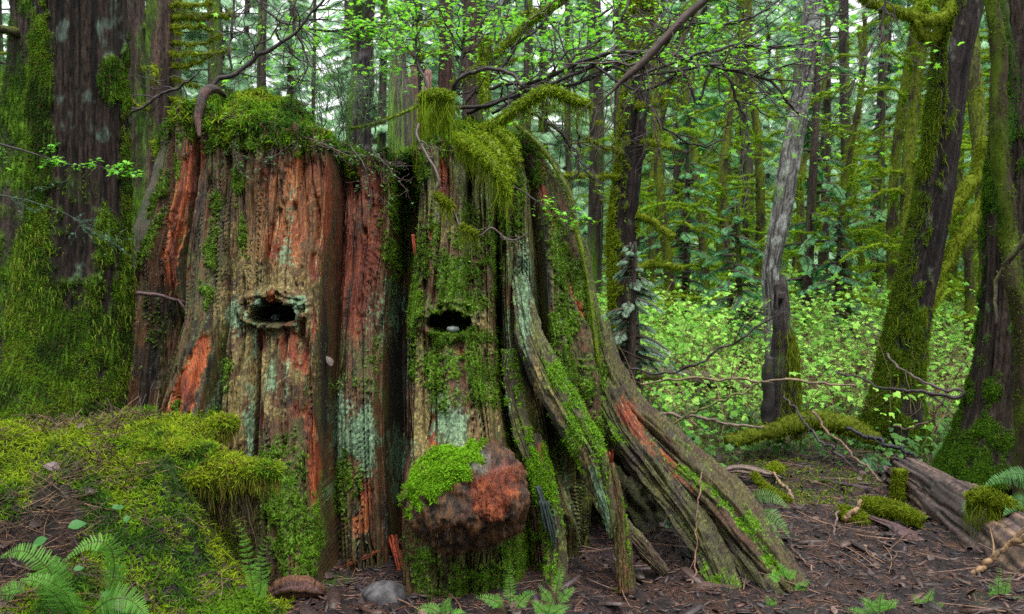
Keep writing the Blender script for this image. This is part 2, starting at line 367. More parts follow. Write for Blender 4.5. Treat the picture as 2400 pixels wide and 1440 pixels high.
def wood_colour(p, gu, gv, seed=0, base=None, extra=0.0):
    """colour of old mossy wood at world points p; gu across the grain, gv along it"""
    px, py = proj(p)
    X_, Y_, Z_ = p[..., 0], p[..., 1], p[..., 2]
    nz = fbm(X_*13, Y_*13, Z_*8, o=4, s=3) * 1.9 + fbm(X_*52, Y_*52, Z_*26, o=3, s=5)*1.3
    gu = gu + .16*fbm(gu*1.3, gv*2.2, o=2, s=19)
    st = fbm(gu*4.5, gv*1.5, Y_*6, o=3, s=21+seed)          # long streaks along the grain
    fi = fbm(gu*11, gv*5, Y_*12, o=2, s=25+seed)*1.25
    sp = fbm(p[..., 0]*90, p[..., 1]*90, p[..., 2]*90, o=2, s=9)
    c = mixc(BROWN, OLIVE, ss(-.3, .3, st + nz*.4)) if base is None else mixc(base, OLIVE, ss(0, .8, st + nz*.4))
    c = mixc(c, DARKB, ss(.0, .35, fi)*.85)
    film = ss(945, 985, px)*(1 - .5*ss(1400, 1480, px))*ss(.75, .2, np.abs(st + .1)); c = mixc(c, mixc(C(.040,.050,.010), C(.13,.15,.022), ss(-.3, .4, sp + nz*.3)), film*ss(-.55, .25, nz + .25)*.75)
    tan = blobs(px, py, B_TAN, nz); c = mixc(c, mixc(TAN*.55, TAN*1.2, ss(-.25, .35, sp)), ss(.25, .8, tan + sp*.9 + fi*.3)*.8)
    red = blobs(px, py, B_RED, nz*.7 + st*.8)
    warm = np.clip(1.3 - np.hypot((px-685)/120, (py-500)/150), 0, 1)*ss(785, 770, px); c = mixc(c, mixc(C(.10,.042,.010), C(.26,.11,.028), ss(-.3, .4, st + fi*.6)), ss(.1, .7, warm + nz*.2)*.75)
    rc = mixc(mixc(mixc(RED*.6, RED, ss(-.3, .1, fi)), ORANGE, ss(.0, .5, st + fi*.8)), GOLD, ss(0, .5, fi - st)*.5)
    rc = mixc(rc, PALEW, ss(.3, .5, fbm(gu*13, gv*4.5, Y_*12, o=2, s=41))*.85)
    goldz = np.clip(1.2 - np.hypot((px-690)/95, (py-460)/110), 0, 1)
    rc = mixc(rc, GOLD*.8, ss(0, .8, goldz)*.55)
    darkz = ss(770, 790, px)*ss(915, 895, px)*ss(860, 700, py)
    rc = mixc(rc, RED*.55, darkz*.75)
    rc = mixc(rc, DARKB, ss(.12, .4, fbm(gu*6, gv*2.5, Y_*6, o=3, s=43))*.8)
    c = mixc(c, rc, ss(.25, .6, red))
    ch = blobs(px, py, B_CHAR_SHADE, nz*.5); c = mixc(c, CHAR_SHADE, ss(.3, .8, ch)*.85)
    li = blobs(px, py, B_LICH, nz); c = mixc(c, mixc(LICHD, LICH, ss(-.3, .25, sp + fi*.4)), ss(.3, .8, li + sp*.9 + fi*.3)*.85)
    mo = np.clip(blobs(px, py, B_MOSS, nz) + extra, 0, 1.2)
    mo = ss(.30, .78, mo + sp*.75 + fi*.35 - .05)
    mc = mixc(mixc(MOSSD, MOSS, ss(-.35, .2, sp + nz*.25)), MOSSB*.8, ss(.1, .5, sp)*.6)
    c = mixc(c, mc, mo*.93)
    return c, mo, li, red

# ------------------------------------------------------------------ the giant stump
YC = 5.35
LV = np.array([300, 450, 600, 750, 900, 1050, 1200, 1400.])
FT = [ # px at each level, depth at each level (metres, towards the viewer)
 ([400,374,335,318,300,285,270,260],[0]*8),
 ([410,392,355,340,322,305,290,280],[.03,.05,.06,-.08,-.12,-.15,-.15,-.15]),
 ([414,402,372,360,345,325,310,300],[-.02,-.03,-.04,-.15,-.2,-.2,-.2,-.2]),
 ([432,428,398,385,362,335,318,310],[.07,.09,.08,-.12,-.2,-.22,-.22,-.22]),
 ([452,448,415,410,378,345,330,320],[.03,.06,.04,-.12,-.22,-.24,-.2,-.2]),
 ([464,460,430,432,392,358,340,330],[-.14,-.16,-.14,-.16,-.22,-.22,-.2,-.2]),
 ([478,470,445,445,405,372,355,345],[.03,.04,.04,.08,.12,.14,.14,.14]),
 ([500,488,480,470,440,405,390,380],[.05,.06,.07,.13,.18,.2,.2,.2]),
 ([525,520,510,515,495,470,460,450],[.02,.02,.03,.06,.1,.12,.12,.12]),
 ([541,541,536,538,522,508,505,505],[.01,-.01,-.02,-.07,-.2,-.18,-.15,-.12]),
 ([556,556,552,552,538,526,524,524],[.05,.05,.06,.07,.08,.08,.08,.08]),
 ([590,588,590,592,580,570,568,568],[.07,.08,.09,.09,.11,.1,.1,.1]),
 ([625,615,608,608,604,596,592,592],[.08,.09,.09,.09,.06,.05,.05,.05]),
 ([640,625,618,618,613,606,600,600],[.04,.05,.06,.07,-.08,-.22,-.15,-.1]),
 ([655,640,630,630,624,618,614,614],[.08,.09,.1,.1,.09,.1,.12,.12]),
 ([690,680,670,672,665,655,650,645],[.1,.1,.11,.11,.13,.15,.17,.18]),
 ([725,715,712,708,700,695,700,700],[.08,.09,.1,.1,.12,.14,.18,.2]),
 ([750,755,748,738,728,725,735,745],[.08,.09,.09,.09,.1,.12,.15,.17]),
 ([765,770,762,752,742,741,749,758],[.04,.06,.06,.06,.06,.08,.1,.12]),
 ([774,778,770,760,750,750,758,768],[-.22,-.32,-.38,-.42,-.42,-.4,-.35,-.32]),
 ([800,800,790,780,775,775,785,790],[-.2,-.24,-.26,-.26,-.24,-.2,-.18,-.2]),
 ([840,840,830,815,815,820,825,830],[-.17,-.2,-.2,-.2,-.14,-.1,-.1,-.14]),
 ([870,872,862,845,848,852,855,860],[-.21,-.24,-.23,-.22,-.16,-.12,-.13,-.16]),
 ([900,905,895,880,880,885,890,895],[-.2,-.22,-.24,-.25,-.22,-.2,-.2,-.24]),
 ([918,920,912,900,900,905,908,910],[-.5,-.6,-.7,-.75,-.78,-.74,-.6,-.5]),
 ([945,945,938,928,925,930,928,928],[-.5,-.54,-.6,-.62,-.7,-.6,-.55,-.5]),
 ([966,968,964,948,947,948,940,940],[-.4,-.46,-.44,-.46,-.55,-.58,-.5,-.42]),
 ([984,986,978,960,957,960,951,951],[-.02,.02,.05,.07,.09,.1,.12,.13]),
 ([1000,1000,995,985,980,980,972,970],[.06,.09,.11,.13,.15,.16,.17,.2]),
 ([1050,1055,1050,1045,1050,1055,1060,1050],[.06,.07,.15,.2,.23,.23,.22,.26]),
 ([1092,1092,1090,1085,1095,1100,1110,1100],[.04,.04,.15,.21,.24,.24,.22,.28]),
 ([1100,1100,1104,1110,1112,1130,1140,1130],[-.08,-.14,.12,.19,.22,.22,.22,.28]),
 ([1108,1110,1120,1128,1130,1150,1165,1160],[.05,.06,.12,.17,.19,.2,.21,.27]),
 ([1140,1148,1152,1155,1160,1182,1205,1215],[.06,.1,.12,.1,.12,.14,.18,.22]),
 ([1155,1162,1165,1168,1176,1200,1232,1250],[.03,.0,-.14,-.34,-.38,-.26,-.08,.02]),
 ([1165,1172,1176,1180,1188,1212,1244,1262],[.04,.05,.04,.02,.02,.05,.08,.12]),
 ([1176,1186,1192,1195,1203,1228,1258,1278],[.05,.06,.07,.06,.05,.08,.1,.14]),
 ([1186,1200,1204,1206,1218,1246,1272,1292],[.03,.0,.02,-.1,-.25,-.15,-.04,.05]),
 ([1194,1215,1218,1222,1240,1275,1290,1305],[.05,.07,.08,-.1,-.45,-.32,-.08,.02]),
 ([1200,1235,1240,1248,1265,1305,1315,1325],[.04,.07,.05,-.05,-.45,-.4,.05,.1]),
 ([1206,1252,1262,1272,1288,1325,1335,1340],[-.02,-.1,-.2,-.25,-.3,-.2,.06,.1]),
 ([1212,1266,1278,1286,1302,1340,1348,1350],[.03,.05,.06,.08,.1,.06,.04,.05]),
 ([1217,1282,1300,1310,1330,1355,1356,1356],[.01,.04,.08,.1,.12,.08,.0,.0]),
 ([1221,1294,1318,1330,1352,1368,1362,1362],[-.02,.0,.02,.06,.07,.06,-.02,-.02]),
 ([1225,1304,1336,1352,1374,1384,1368,1368],[.02,.04,.06,.07,.08,.05,0,0]),
 ([1229,1312,1350,1376,1396,1400,1373,1373],[0,-.01,.01,.02,.02,.01,0,0]),
 ([1232,1322,1378,1410,1428,1420,1380,1380],[0]*8)]
FX = np.array([a for a, _ in FT], float); FD = np.array([b for _, b in FT], float)

def relief(px, py):
    """(u, depth): u = running index of the flute the point lies in"""
    sh = px.shape; px = px.ravel(); py = np.clip(py.ravel(), 300, 1400)
    X = np.stack([np.interp(py, LV, r) for r in FX]); D = np.stack([np.interp(py, LV, r) for r in FD])
    k = np.clip((X < px[None]).sum(0) - 1, 0, len(FX)-2); i = np.arange(len(px))
    t = np.clip((px - X[k, i]) / (X[k+1, i] - X[k, i] + 1e-6), 0, 1)
    ts = .5*t + .5*t*t*(3-2*t)
    return (k + t).reshape(sh), (D[k, i]*(1-ts) + D[k+1, i]*ts).reshape(sh)

def z_at(py, Y): return np.array([P(1200, q, Y)[2] for q in np.atleast_1d(py)])
XLp = ([240,300,380,450,600,750,950,1400], [436,410,390,370,322,298,280,262])
XRp = ([270,300,390,470,600,720,850,950,1050,1200,1400], [1205,1225,1290,1330,1378,1400,1420,1425,1405,1385,1385])
RIM = ([300,385,415,450,485,530,590,700,770,788,900,925,965,985,1050,1150,1230,1400], [320,318,270,240,262,296,300,308,325,352,362,420,430,352,338,345,335,335])

def stump_xy(th, z):
    _, py = proj(np.stack([0*z, 0*z + YC, z], -1))
    xl = (np.interp(py, *XLp) - 1200)/F*YC; xr = (np.interp(py, *XRp) - 1200)/F*YC
    hd = .50 + .58*ss(2.5, 0, z) + .08*ss(.5, 0, z)
    s = np.sin(th); yy = np.where(s > 0, YC - hd*np.abs(s)**.75, YC + .75*np.abs(s)**.8)
    xx = (xl+xr)/2 - (xr-xl)/2*np.cos(th)
    return xx, yy

def build_stump():
    root = thing('giant_stump', 'huge flared old cedar stump with two notches, rotting red wood and a thick moss cap', 'tree stump', (-.6, 4.9, 0))
    NF, NB, R = 1300, 120, 640
    tt = np.linspace(0, pi, 6000); dens = np.full(6000, .35)
    for zq in (.5, 1.0, 1.5, 2.0):
        xq, yq = stump_xy(tt, np.full(6000, zq)); pq = proj(np.stack([xq, yq, np.full(6000, zq)], -1)); dq = relief(*pq)[1]
        dens += .25*np.hypot(np.gradient(xq), np.gradient(dq - yq))/np.mean(np.hypot(np.gradient(xq), np.gradient(yq)))
    cs = np.cumsum(dens); cs = (cs-cs[0])/(cs[-1]-cs[0]); front_th = np.interp(np.arange(NF)/NF, cs, tt)
    th = np.r_[front_th, np.linspace(pi, 2*pi, NB, endpoint=False)]; K = len(th)
    zb = -.12
    # rim height per column, found on the front surface
    zt = np.full(K, 2.3)
    for _ in range(6):
        x, y = stump_xy(th, zt); px, py = proj(np.stack([x, y, zt], -1))
        rim = np.interp(px, *RIM); zz = CH + (640 - rim)/F*y
        zt = np.where(np.sin(th) > 0, zz, 2.28 + .04*np.sin(th*5))
    zt = zt + .10*fbm(th*16, 0*th, o=4, s=77)
    t = np.linspace(0, 1, R)[:, None]
    z = zb + (zt[None]-zb)*t; TH = np.broadcast_to(th, z.shape)
    x, y = stump_xy(TH, z)
    p = np.stack([x, y, z], -1); px, py = proj(p)
    u, d = relief(px, py)
    front = ss(0, .12, np.sin(TH))
    d = d*front + (1-front)*.06*fbm(TH*9, z*.6, o=3, s=5)
    gv = z + fbm(x*3, z*2, o=2, s=4)*.1
    uu = u + .3*fbm(u*.65, gv*2.2, o=2, s=19)
    g = fbm(uu*2.3, gv*1.6, o=3, s=21)*.07 + fbm(uu*5.5, gv*5, o=2, s=25)*.022
    lump = fbm(uu*1.1, gv*3.2, o=3, s=31)*.045
    crack = np.abs(fbm(uu*1.6, gv*1.1, o=2, s=33)); g = g - .055*ss(.06, .0, crack)*front - .02*ss(.07, .0, np.abs(fbm(uu*3.6, gv*2.4, o=2, s=34)))
    grit = fbm(x*70, y*70, z*30, o=1, s=36)*.005
    slp = np.abs(np.gradient(d, axis=1)/(np.abs(np.gradient(px, axis=1)) + .05))*F/4.7; damp = .15 + .85*ss(3.5, 1.0, slp); g = g*damp; lump = lump*damp; grit = grit*damp
    # the two notches cut for springboards
    nn = fbm(px/9, py/9, o=3, s=61)*7
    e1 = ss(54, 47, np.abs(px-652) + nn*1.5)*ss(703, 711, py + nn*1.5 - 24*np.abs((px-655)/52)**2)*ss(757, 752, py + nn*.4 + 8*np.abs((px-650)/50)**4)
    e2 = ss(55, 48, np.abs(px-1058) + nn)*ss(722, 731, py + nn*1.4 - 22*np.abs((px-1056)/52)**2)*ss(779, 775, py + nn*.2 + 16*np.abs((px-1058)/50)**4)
    lip = ss(95, 70, np.hypot(px-650, (py-722)*1.7))*.05*(1-e1) + ss(90, 66, np.hypot(px-1058, (py-745)*1.7))*.03*(1-e2)
    lip *= (1 + 2*fbm(px/12, py/12, o=2, s=64))
    d0 = (d + g*.7)*front; c, mo, li, red = wood_colour(p - np.stack([0*d, d0, 0*d], -1), u*.5, gv)
    d = d + g*(1 - .3*mo) + lump*front + grit*(1 - .6*ss(.3, .6, red)) + lip - .36*e1 - .34*e2
    d += mo*(.012 + .03*np.abs(fbm(x*22, y*22, z*16, o=3, s=35))) + ss(.4, .9, li)*.006 - ss(.3, .8, red)*.02
    bc = np.hypot((px-1095)/190, (py-1160)/200); d += .15*ss(1.0, .35, bc)*front
    d += ss(.3, .5, fbm(uu*6.5, gv*4.5, o=2, s=41))*ss(.3, .6, red)*.012
    c = mixc(c, CHAR_SHADE*1.2, np.clip(e1+e2, 0, 1)[..., None][..., 0]*.8)  # notch interiors coloured near black to paint in their shade
    out = np.stack([-np.cos(TH), -np.sin(TH)*1.0, 0*TH], -1)
    out = out/np.linalg.norm(out, axis=-1)[..., None]
    # the front pushes mostly straight towards the viewer
    ctr = np.stack([x*0, -np.ones_like(x), x*0], -1); w = ss(.25, .7, np.sin(TH))[..., None]
    out = out*(1-w) + ctr*w; out /= np.linalg.norm(out, axis=-1)[..., None]
    p = p + out*d[..., None]
    # top
    rimp = p[-1]; cx, cy = rimp[:, 0].mean(), YC + .05
    sc = np.linspace(1, 0.0, 130)[1:, None]
    xx = cx + (rimp[None, :, 0]-cx)*sc; yy = cy + (rimp[None, :, 1]-cy)*sc
    H = 2.2 + .33*np.exp(-((xx+1.60)/.46)**4 - ((yy-5.35)/.55)**2) + .17*np.exp(-((xx+.22)/.36)**2 - ((yy-5.3)/.45)**2) - .1*np.exp(-((xx+.72)/.2)**2)
    H = H + fbm(xx*9, yy*9, o=4, s=71)*.09 + fbm(xx*30, yy*30, o=2, s=72)*.02
    k = ss(0, .22, 1 - sc); zz = rimp[None, :, 2]*(1-k) + H*k
    top = np.stack([xx, yy, zz], -1)
    tm = ss(-.5, .1, fbm(xx*5, yy*5, o=3, s=73) + np.where(xx < -.95, .5, -.05) + k*.3)
    tc = mixc(mixc(BROWN, DARKB, ss(-.2, .4, fbm(xx*20, yy*20, s=74))), mixc(MOSSD, MOSS, ss(-.3, .3, fbm(xx*40, yy*40, s=75))), tm)
    V = np.concatenate([p, top]); CC = np.concatenate([c, tc]); MO = np.concatenate([mo, tm*1.0])
    mb = MB(); mb.add(V, grid_faces(len(V), K), CC)
    mb.build('trunk', M_wood, root).location = -np.array(root.location)
    N = grid_normals(V)
    # moss over it
    mm = MB()
    def cells(wt, n):
        i = pick(wt, n); return V.reshape(-1, 3)[i], N.reshape(-1, 3)[i], CC.reshape(-1, 3)[i]
    e = np.clip(e1 + e2, 0, 1)
    A = np.linalg.norm(np.cross(np.roll(V, -1, 1)-V, np.gradient(V, axis=0)), axis=2)
    frontm = np.concatenate([np.broadcast_to(np.sin(th) > -.1, p.shape[:2]), np.ones(top.shape[:2], bool)])
    wt = A*frontm*ss(.45, .95, MO); wt[:R] *= (1-e); wt[R:] = 0
    pos, nr, cc = cells(wt, 95000)
    col = mixc(mixc(MOSSD*1.6, MOSS, rng.uniform(0, 1, len(pos))), MOSSB, ss(-.1, .4, fbm(pos[:, 0]*14, pos[:, 1]*14, pos[:, 2]*14, o=3, s=80))*.6); col = mixc(col, C(.15,.13,.035), (rng.uniform(0, 1, len(pos)) < .22)*.8)
    tufts(mm, pos, nr, .0085*rng.uniform(.6, 1.5, len(pos)), col, 2, .24, 0.1, .8)
    # feathery cap on the left lobe and debris on the right
    wt = A*0; wt[R:] = A[R:]*tm*np.where(top[..., 0] < -.85, 1.6, .5); wt[R-26:R] = A[R-26:R]*(np.sin(th) > -.2)*np.where(x[R-26:] < -.85, .8, .4)
    pos, nr, _ = cells(wt, 26000)
    q = fbm(pos[:, 0]*9, pos[:, 1]*9, pos[:, 2]*9, o=3, s=81)
    col = mixc(mixc(MOSSD*1.4, MOSS*1.15, ss(-.3, .1, q)), MOSSY, ss(0, .4, q)*.8)
    tufts(mm, pos + nr*.01, nr*.8 + [0, -.2, .3], .024*rng.uniform(.6, 1.6, len(pos)), mixc(col, C(.08,.05,.02), (rng.uniform(0, 1, len(pos)) < .1)*1.), 3, .14, .15, .8, 1.0)
    o = mm.build('moss', M_moss, root); o.location = -np.array(root.location); o['label'] = 'bright green moss over the crown and ridges of the stump'
    return root, V, N, CC, A, R, th

stump, SV, SN, SC, SA, SR, STH = build_stump()
SL = np.array(stump.location)

def child(mb, name, m, parent, **k):
    o = mb.build(name, m, parent); o.location = tuple(-np.array(parent.location)); 
    for a, b in k.items(): o[a] = b
    return o

# roots and leaning slabs on the right of the stump
def root_strand(pts, n=320, seg=110, flat=.9, ridg=.26, seed=0, name='root', base=BROWN, parent=None, extra=0.0, mossn=0, label=None):
    A = np.array([list(P(a, b, Y)) + [r*Y/F] for a, b, Y, r in pts]); q = spline(A, n)
    path, rad = q[:, :3], np.maximum(q[:, 3], .004)
    def disp(th, arc, R):
        return R*(ridg*2*fbm(np.cos(th)*2.6 + seed, np.sin(th)*2.6, arc*1.1, o=4, s=seed) + .55*fbm(np.cos(th)*6 + .3*np.sin(arc*9), np.sin(th)*6, arc*1.6, o=4, s=seed+1) - .28*ss(.08, 0, np.abs(fbm(np.cos(th)*4, np.sin(th)*4, arc*1.1, o=2, s=seed+8)))) + .02*fbm(np.cos(th)*11, np.sin(th)*11, arc*14, o=3, s=seed+5)
    v, f, th, arc = tube_arrays(path, rad, seg, flat, disp)
    c, mo, li, red = wood_colour(v, np.abs(th-pi)*2.2, arc*1.2, seed, base, extra + .5*ss(.1, .5, fbm(np.cos(th)*2, np.sin(th)*2, arc*2.5, o=3, s=seed+9)))
    mb = MB().add(v, f, c); o = child(mb, name, M_wood, parent)
    if label: o['label'] = label
    N = grid_normals(v); wt = ss(.4, .9, mo); wt[:2] = 0; wt[-2:] = 0
    return v, N, wt, o

mm = MB(); k = 0
for (pts, kw) in [
    ([(1360,860,5.6,70),(1410,1020,5.6,110),(1490,1160,5.45,105),(1590,1290,5.2,85),(1700,1390,4.95,55)], dict(base=DARKB, ridg=.15)),
    ([(1392,760,5.15,30),(1412,860,5.05,42),(1455,950,4.98,50),(1530,1030,4.88,52),(1620,1110,4.72,52),(1710,1200,4.52,54),(1790,1295,4.34,48),(1850,1365,4.2,36),(1892,1418,4.08,16)], dict(base=C(.07,.03,.018))),
    ([(1412,900,5.0,36),(1462,1010,4.85,38),(1545,1125,4.7,38),(1622,1230,4.52,38),(1678,1330,4.32,36),(1722,1430,4.12,30)], dict(base=C(.035,.022,.014))),
    ([(1500,1020,4.92,34),(1600,1140,4.72,44),(1690,1245,4.52,44),(1765,1340,4.3,42),(1815,1415,4.12,34)], dict(base=C(.035,.024,.015))),
    ([(1212,600,5.0,12),(1228,700,4.66,24),(1246,790,4.5,31),(1284,880,4.42,37),(1340,980,4.33,40),(1390,1065,4.27,36),(1412,1150,4.24,26),(1428,1215,4.2,13),(1434,1262,4.18,4)], dict(base=C(.07,.05,.025), ridg=.14, label='curving root that stands clear of the hollow')),
    ([(1418,1068,4.32,10),(1432,1120,4.3,14),(1448,1200,4.27,13),(1458,1290,4.24,12),(1462,1390,4.2,14)], dict(base=C(.14,.04,.02))),
    ([(1445,1215,4.5,16),(1475,1250,4.45,16),(1520,1300,4.4,15),(1560,1345,4.35,9)], dict(base=C(.06,.03,.02))),
    ([(1460,1240,4.42,18),(1468,1320,4.38,13),(1472,1380,4.36,16)], dict(base=C(.06,.03,.02))),
    ([(1250,1020,4.42,14),(1275,1120,4.34,18),(1296,1210,4.3,20),(1306,1300,4.26,22),(1300,1400,4.2,26)], dict(base=C(.05,.035,.018), ridg=.14)),
    ([(1190,820,4.55,13),(1205,930,4.5,17),(1228,1020,4.42,18),(1262,1110,4.34,18),(1280,1200,4.3,16)], dict(base=C(.05,.035,.018), ridg=.14)),
    ]:
    v, N, wt, o = root_strand(pts, seed=k*7, parent=stump, **kw); k += 1
    if wt.sum() > 50:
        n = int(min(9000, wt.sum()*.6)); i = pick(wt, n)
        tufts(mm, v.reshape(-1, 3)[i], N.reshape(-1, 3)[i], .013, mixc(MOSS, MOSSB, rng.uniform(0, 1, n)), 2, .22, .1, .6)
if mm.v: child(mm, 'root_moss', M_moss, stump)
# loose strips of rotten bark: torn splinters
def splinter(a, b, w, col, seed, n=12):
    mb = MB(); a = np.array(a); b = np.array(b)
    for k in range(n):
        o = rng.normal(0, w*.4, 3)*[1, .3, .15]; e = b + o*rng.uniform(.3, 1.3) + (a-b)*rng.uniform(0, .35); q = spline(np.array([a + o, (a+o+e)/2 + rng.normal(0, w*.15, 3), e]), 12)
        tube(mb, q, w*rng.uniform(.12, .3)*(1-np.linspace(0, 1, 12)**2*.9), col*rng.uniform(.5, 1.6), 4, .6)
    child(mb, 'splinter', M_wood, stump)
SPL = [(880,1290,4.4,800,1330,4.3,12,RED*.6),(640,1105,4.3,636,1160,4.2,5,RED*.4),(1418,1060,4.27,1432,1125,4.2,8,RED*.8),(1432,1085,4.2,1436,1050,4.16,6,RED),(922,1255,4.5,948,1370,4.3,15,RED*1.1),(905,1262,4.6,940,1275,4.45,14,RED*.9),(935,1290,4.42,962,1388,4.28,9,RED*.8),
       (1276,1175,4.22,1300,1290,4.2,16,C(.03,.05,.05)),(1260,1140,4.25,1282,1215,4.22,10,C(.03,.05,.05)),(968,550,4.66,972,605,4.64,5,RED*1.5)]
for i, (a, b, Y, c, d, Y2, w, col) in enumerate(SPL): splinter(P(a, b, Y), P(c, d, Y2), w*Y/F, col, i)

# the round burl at the foot
def ico(n=5):
    import bmesh
    bm = bmesh.new(); bmesh.ops.create_icosphere(bm, subdivisions=n, radius=1)
    v = np.array([q.co[:] for q in bm.verts]); f = np.array([[w.index for w in g.verts] for g in bm.faces]); bm.free(); return v, f
IV, IF = ico(6); IV4, IF4 = ico(4); IV3, IF3 = ico(3)
c0 = P(1092, 1172, 4.12); s = IV.copy()
r = 1 + .16*fbm(s[:, 0]*1.5, s[:, 1]*1.5, s[:, 2]*1.5, o=2, s=91) + .16*fbm(s[:, 0]*5, s[:, 1]*5, s[:, 2]*3.4, o=4, s=92) - .05*ss(.06, 0, np.abs(fbm(s[:, 0]*4 + s[:, 2], s[:, 1]*4, s[:, 2]*1.5, o=3, s=98)))
box = (np.abs(s)**4).sum(1)**.25
v = s/box[:, None]**.28*r[:, None]
low = ss(.1, -.9, s[:, 2])
v = v*np.array([.285, .31, .268]) ; v[:, 1] += .10*low + .04*ss(0, -.6, s[:, 0]); v[:, 0] += .015*s[:, 2]
rug = fbm(v[:, 0]*40, v[:, 1]*40, v[:, 2]*9 + v[:, 0]*8, o=4, s=93)
p = v + c0; px, py = proj(p)
nz = fbm(px/22, py/22, o=3, s=94)
mo = np.clip(1.3 - np.hypot((px-1035)/100, (py-1105 + (px-1040)*.55)/52) + nz*1.1 + rug*.5, 0, 1); mo = ss(.25, .6, mo)*ss(1150, 1125, px + nz*20)
mo *= ss(-.5, 0, -s[:, 1])
redm = ss(.25, .6, np.clip(1.3 - np.hypot((px-1155)/70, (py-1140)/75) + nz*.8, 0, 1))
v = v + s*((.03 + .01*redm)*rug*(1-mo) + .014*mo*np.abs(fbm(v[:, 0]*60, v[:, 1]*60, v[:, 2]*60, o=2, s=95)))[:, None]
c = mixc(DARKB*1.3, BROWN*1.2, ss(-.3, .3, rug)); c = mixc(c, TAN*.6, ss(.25, .5, fbm(px/10, py/10, s=96))*ss(1080, 1000, px)*.9)
c = mixc(c, mixc(RED*.6, ORANGE*.8, ss(-.25, .3, rug + nz*.4)), redm*.95)
topc = redm*ss(1110, 1075, py + nz*20); c = mixc(c, mixc(C(.10,.045,.04), C(.24,.13,.11), ss(-.2, .3, fbm(px/4, py/26, s=97))), topc)
grz = ss(30, 20, np.hypot(px-1128, (py-1085)*.8)); c = mixc(c, C(.10,.12,.10), grz*(1-mo)*.7)
c = mixc(c, mixc(MOSS, MOSSB, ss(-.2, .3, rug)), mo)
mb = MB().add(v + c0, IF, c); burl = child(mb, 'burl', M_wood, stump, label='round knob of rotten wood, mossy at its top left and raw red at right')
# fibrous shreds on the burl
mb = MB(); w = redm*(v[:, 1] < 0); i = rng.choice(len(v), 900, p=w/w.sum())
bv, bf, bt = blade(.5, .10); d = s[i]*[.5, 1, .3] + rvec(900, .35); d[:, 2] -= .9
scatter(mb, bv, bf, (v + c0)[i], rot_to(d, rng.uniform(0, 6.28, 900)), rng.uniform(.006, .020, 900), mixc(RED, PALEW*.5, rng.uniform(0, .8, 900)**2), bt)
j = np.where((s[:, 2] < -.15) & (s[:, 1] < .2))[0]; j = rng.choice(j, 500); hairs(mb, (v + c0)[j], rng.uniform(.008, .03, 500), .004, mixc(DARKB, BROWN*1.4, rng.uniform(0, 1, 500)), 3, .5)
child(mb, 'wood_shreds', M_wood, stump, label='shredded red fibres on the knob')
mb = MB(); i = rng.choice(len(v), 6000, p=mo*(v[:, 1] < .1)/(mo*(v[:, 1] < .1)).sum())
tufts(mb, (v + c0)[i], s[i], .016, mixc(MOSS, MOSSB*1.1, rng.uniform(0, 1, 6000)), 3, .2, 0, .6); child(mb, 'burl_moss', M_moss, stump, label='bright moss on the knob')

# small stones lying in the two notches
for (a, b, Y, w, h, name, lab) in ((644, 745, 4.72, 11, 8, 'stone', 'small round grey stone resting in the notch of the moss capped half of the stump'),
                                   (1062, 772, 4.46, 15, 8, 'stone', 'small flat blue grey stone resting in the notch above the burl')):
    q = IV3*(1 + .25*fbm(IV3[:, 0]*2, IV3[:, 1]*2, IV3[:, 2]*2, o=2, s=int(a)))[:, None]*np.array([w, w*.8, h])*Y/F + P(a, b, Y)
    tag(MB().add(q, IF3, C(.20, .23, .24)).build(name, M_stone), lab, 'stone')

# ------------------------------------------------------------------ ground
def gh(x, y):
    x = np.asarray(x, float); y = np.asarray(y, float)
    z = .10*fbm(x*.5, y*.5, o=3, s=101) + .05*fbm(x*2.3, y*2.3, o=3, s=102)
    z = z * ss(3.0, 7, y + np.abs(x)) * .8
    n = fbm(x*2.5, y*2.5, o=3, s=103)*.16
    m = ss(-1.12, -1.5, x + n)*(.14 + .56*ss(3.1, 4.15, y + n)) + ss(-1.0, -1.25, x + n)*.05
    m *= 1 + .12*fbm(x*4, y*4, o=3, s=104)
    z = z + m*ss(9, 6.5, y)
    z = z + np.maximum(0, y-9)*.018 + ss(34, 90, y)*14 + ss(12, 60, np.abs(x) - y*.62)*3
    z = z + .02*ss(1.9, 2.5, x)*ss(3, 4, y)*ss(8, 5, y)
    z = z - .05*ss(.35, .0, np.abs(x-.55))*ss(5.6, 4.6, y)
    return z
def gpt(px, Y): x = (px-1200)/F*Y; return np.array([x, Y, float(gh(x, Y))])

gx = np.unique(np.r_[np.linspace(-3.2, 4.2, 520), -3.2 - np.geomspace(.03, 140, 60), 4.2 + np.geomspace(.03, 140, 60)])
gy = np.unique(np.r_[-np.geomspace(.1, 60, 20), np.linspace(0, 2.6, 20), np.linspace(2.6, 8.5, 430), 8.5 + np.geomspace(.03, 140, 120)])
X, Y = np.meshgrid(gx, gy); Z = gh(X, Y)
near = ss(11, 6, Y)
Z2 = Z + near*(.035*fbm(X*9, Y*9, o=4, s=111) + .016*fbm(X*34, Y*34, o=3, s=112))
n1 = fbm(X*1.7, Y*1.7, o=4, s=113); n2 = fbm(X*30, Y*30, o=3, s=114)
c = mixc(C(.014,.009,.011), C(.042,.026,.032), ss(-.3, .3, n2)); c = mixc(c, C(.10,.045,.025), ss(.0, .35, fbm(X*9, Y*9, s=115))*.6)
gm = np.clip(ss(.05, .3, n1 + .35*ss(5.6, 8, Y) - .25) + ss(-.15, .25, n1 + .05)*ss(-1.2, -1.5, X)*ss(3.5, 4.1, Y)*.9 + ss(8, 11, Y)*.8, 0, 1)
c = mixc(c, mixc(MOSSD, MOSS*.7, ss(-.3, .3, n2)), gm)
mb = MB().add(np.stack([X, Y, Z2], -1), grid_faces(len(gy), len(gx), False)[:, ::-1], c)
GZ = np.stack([X, Y, Z2], -1)
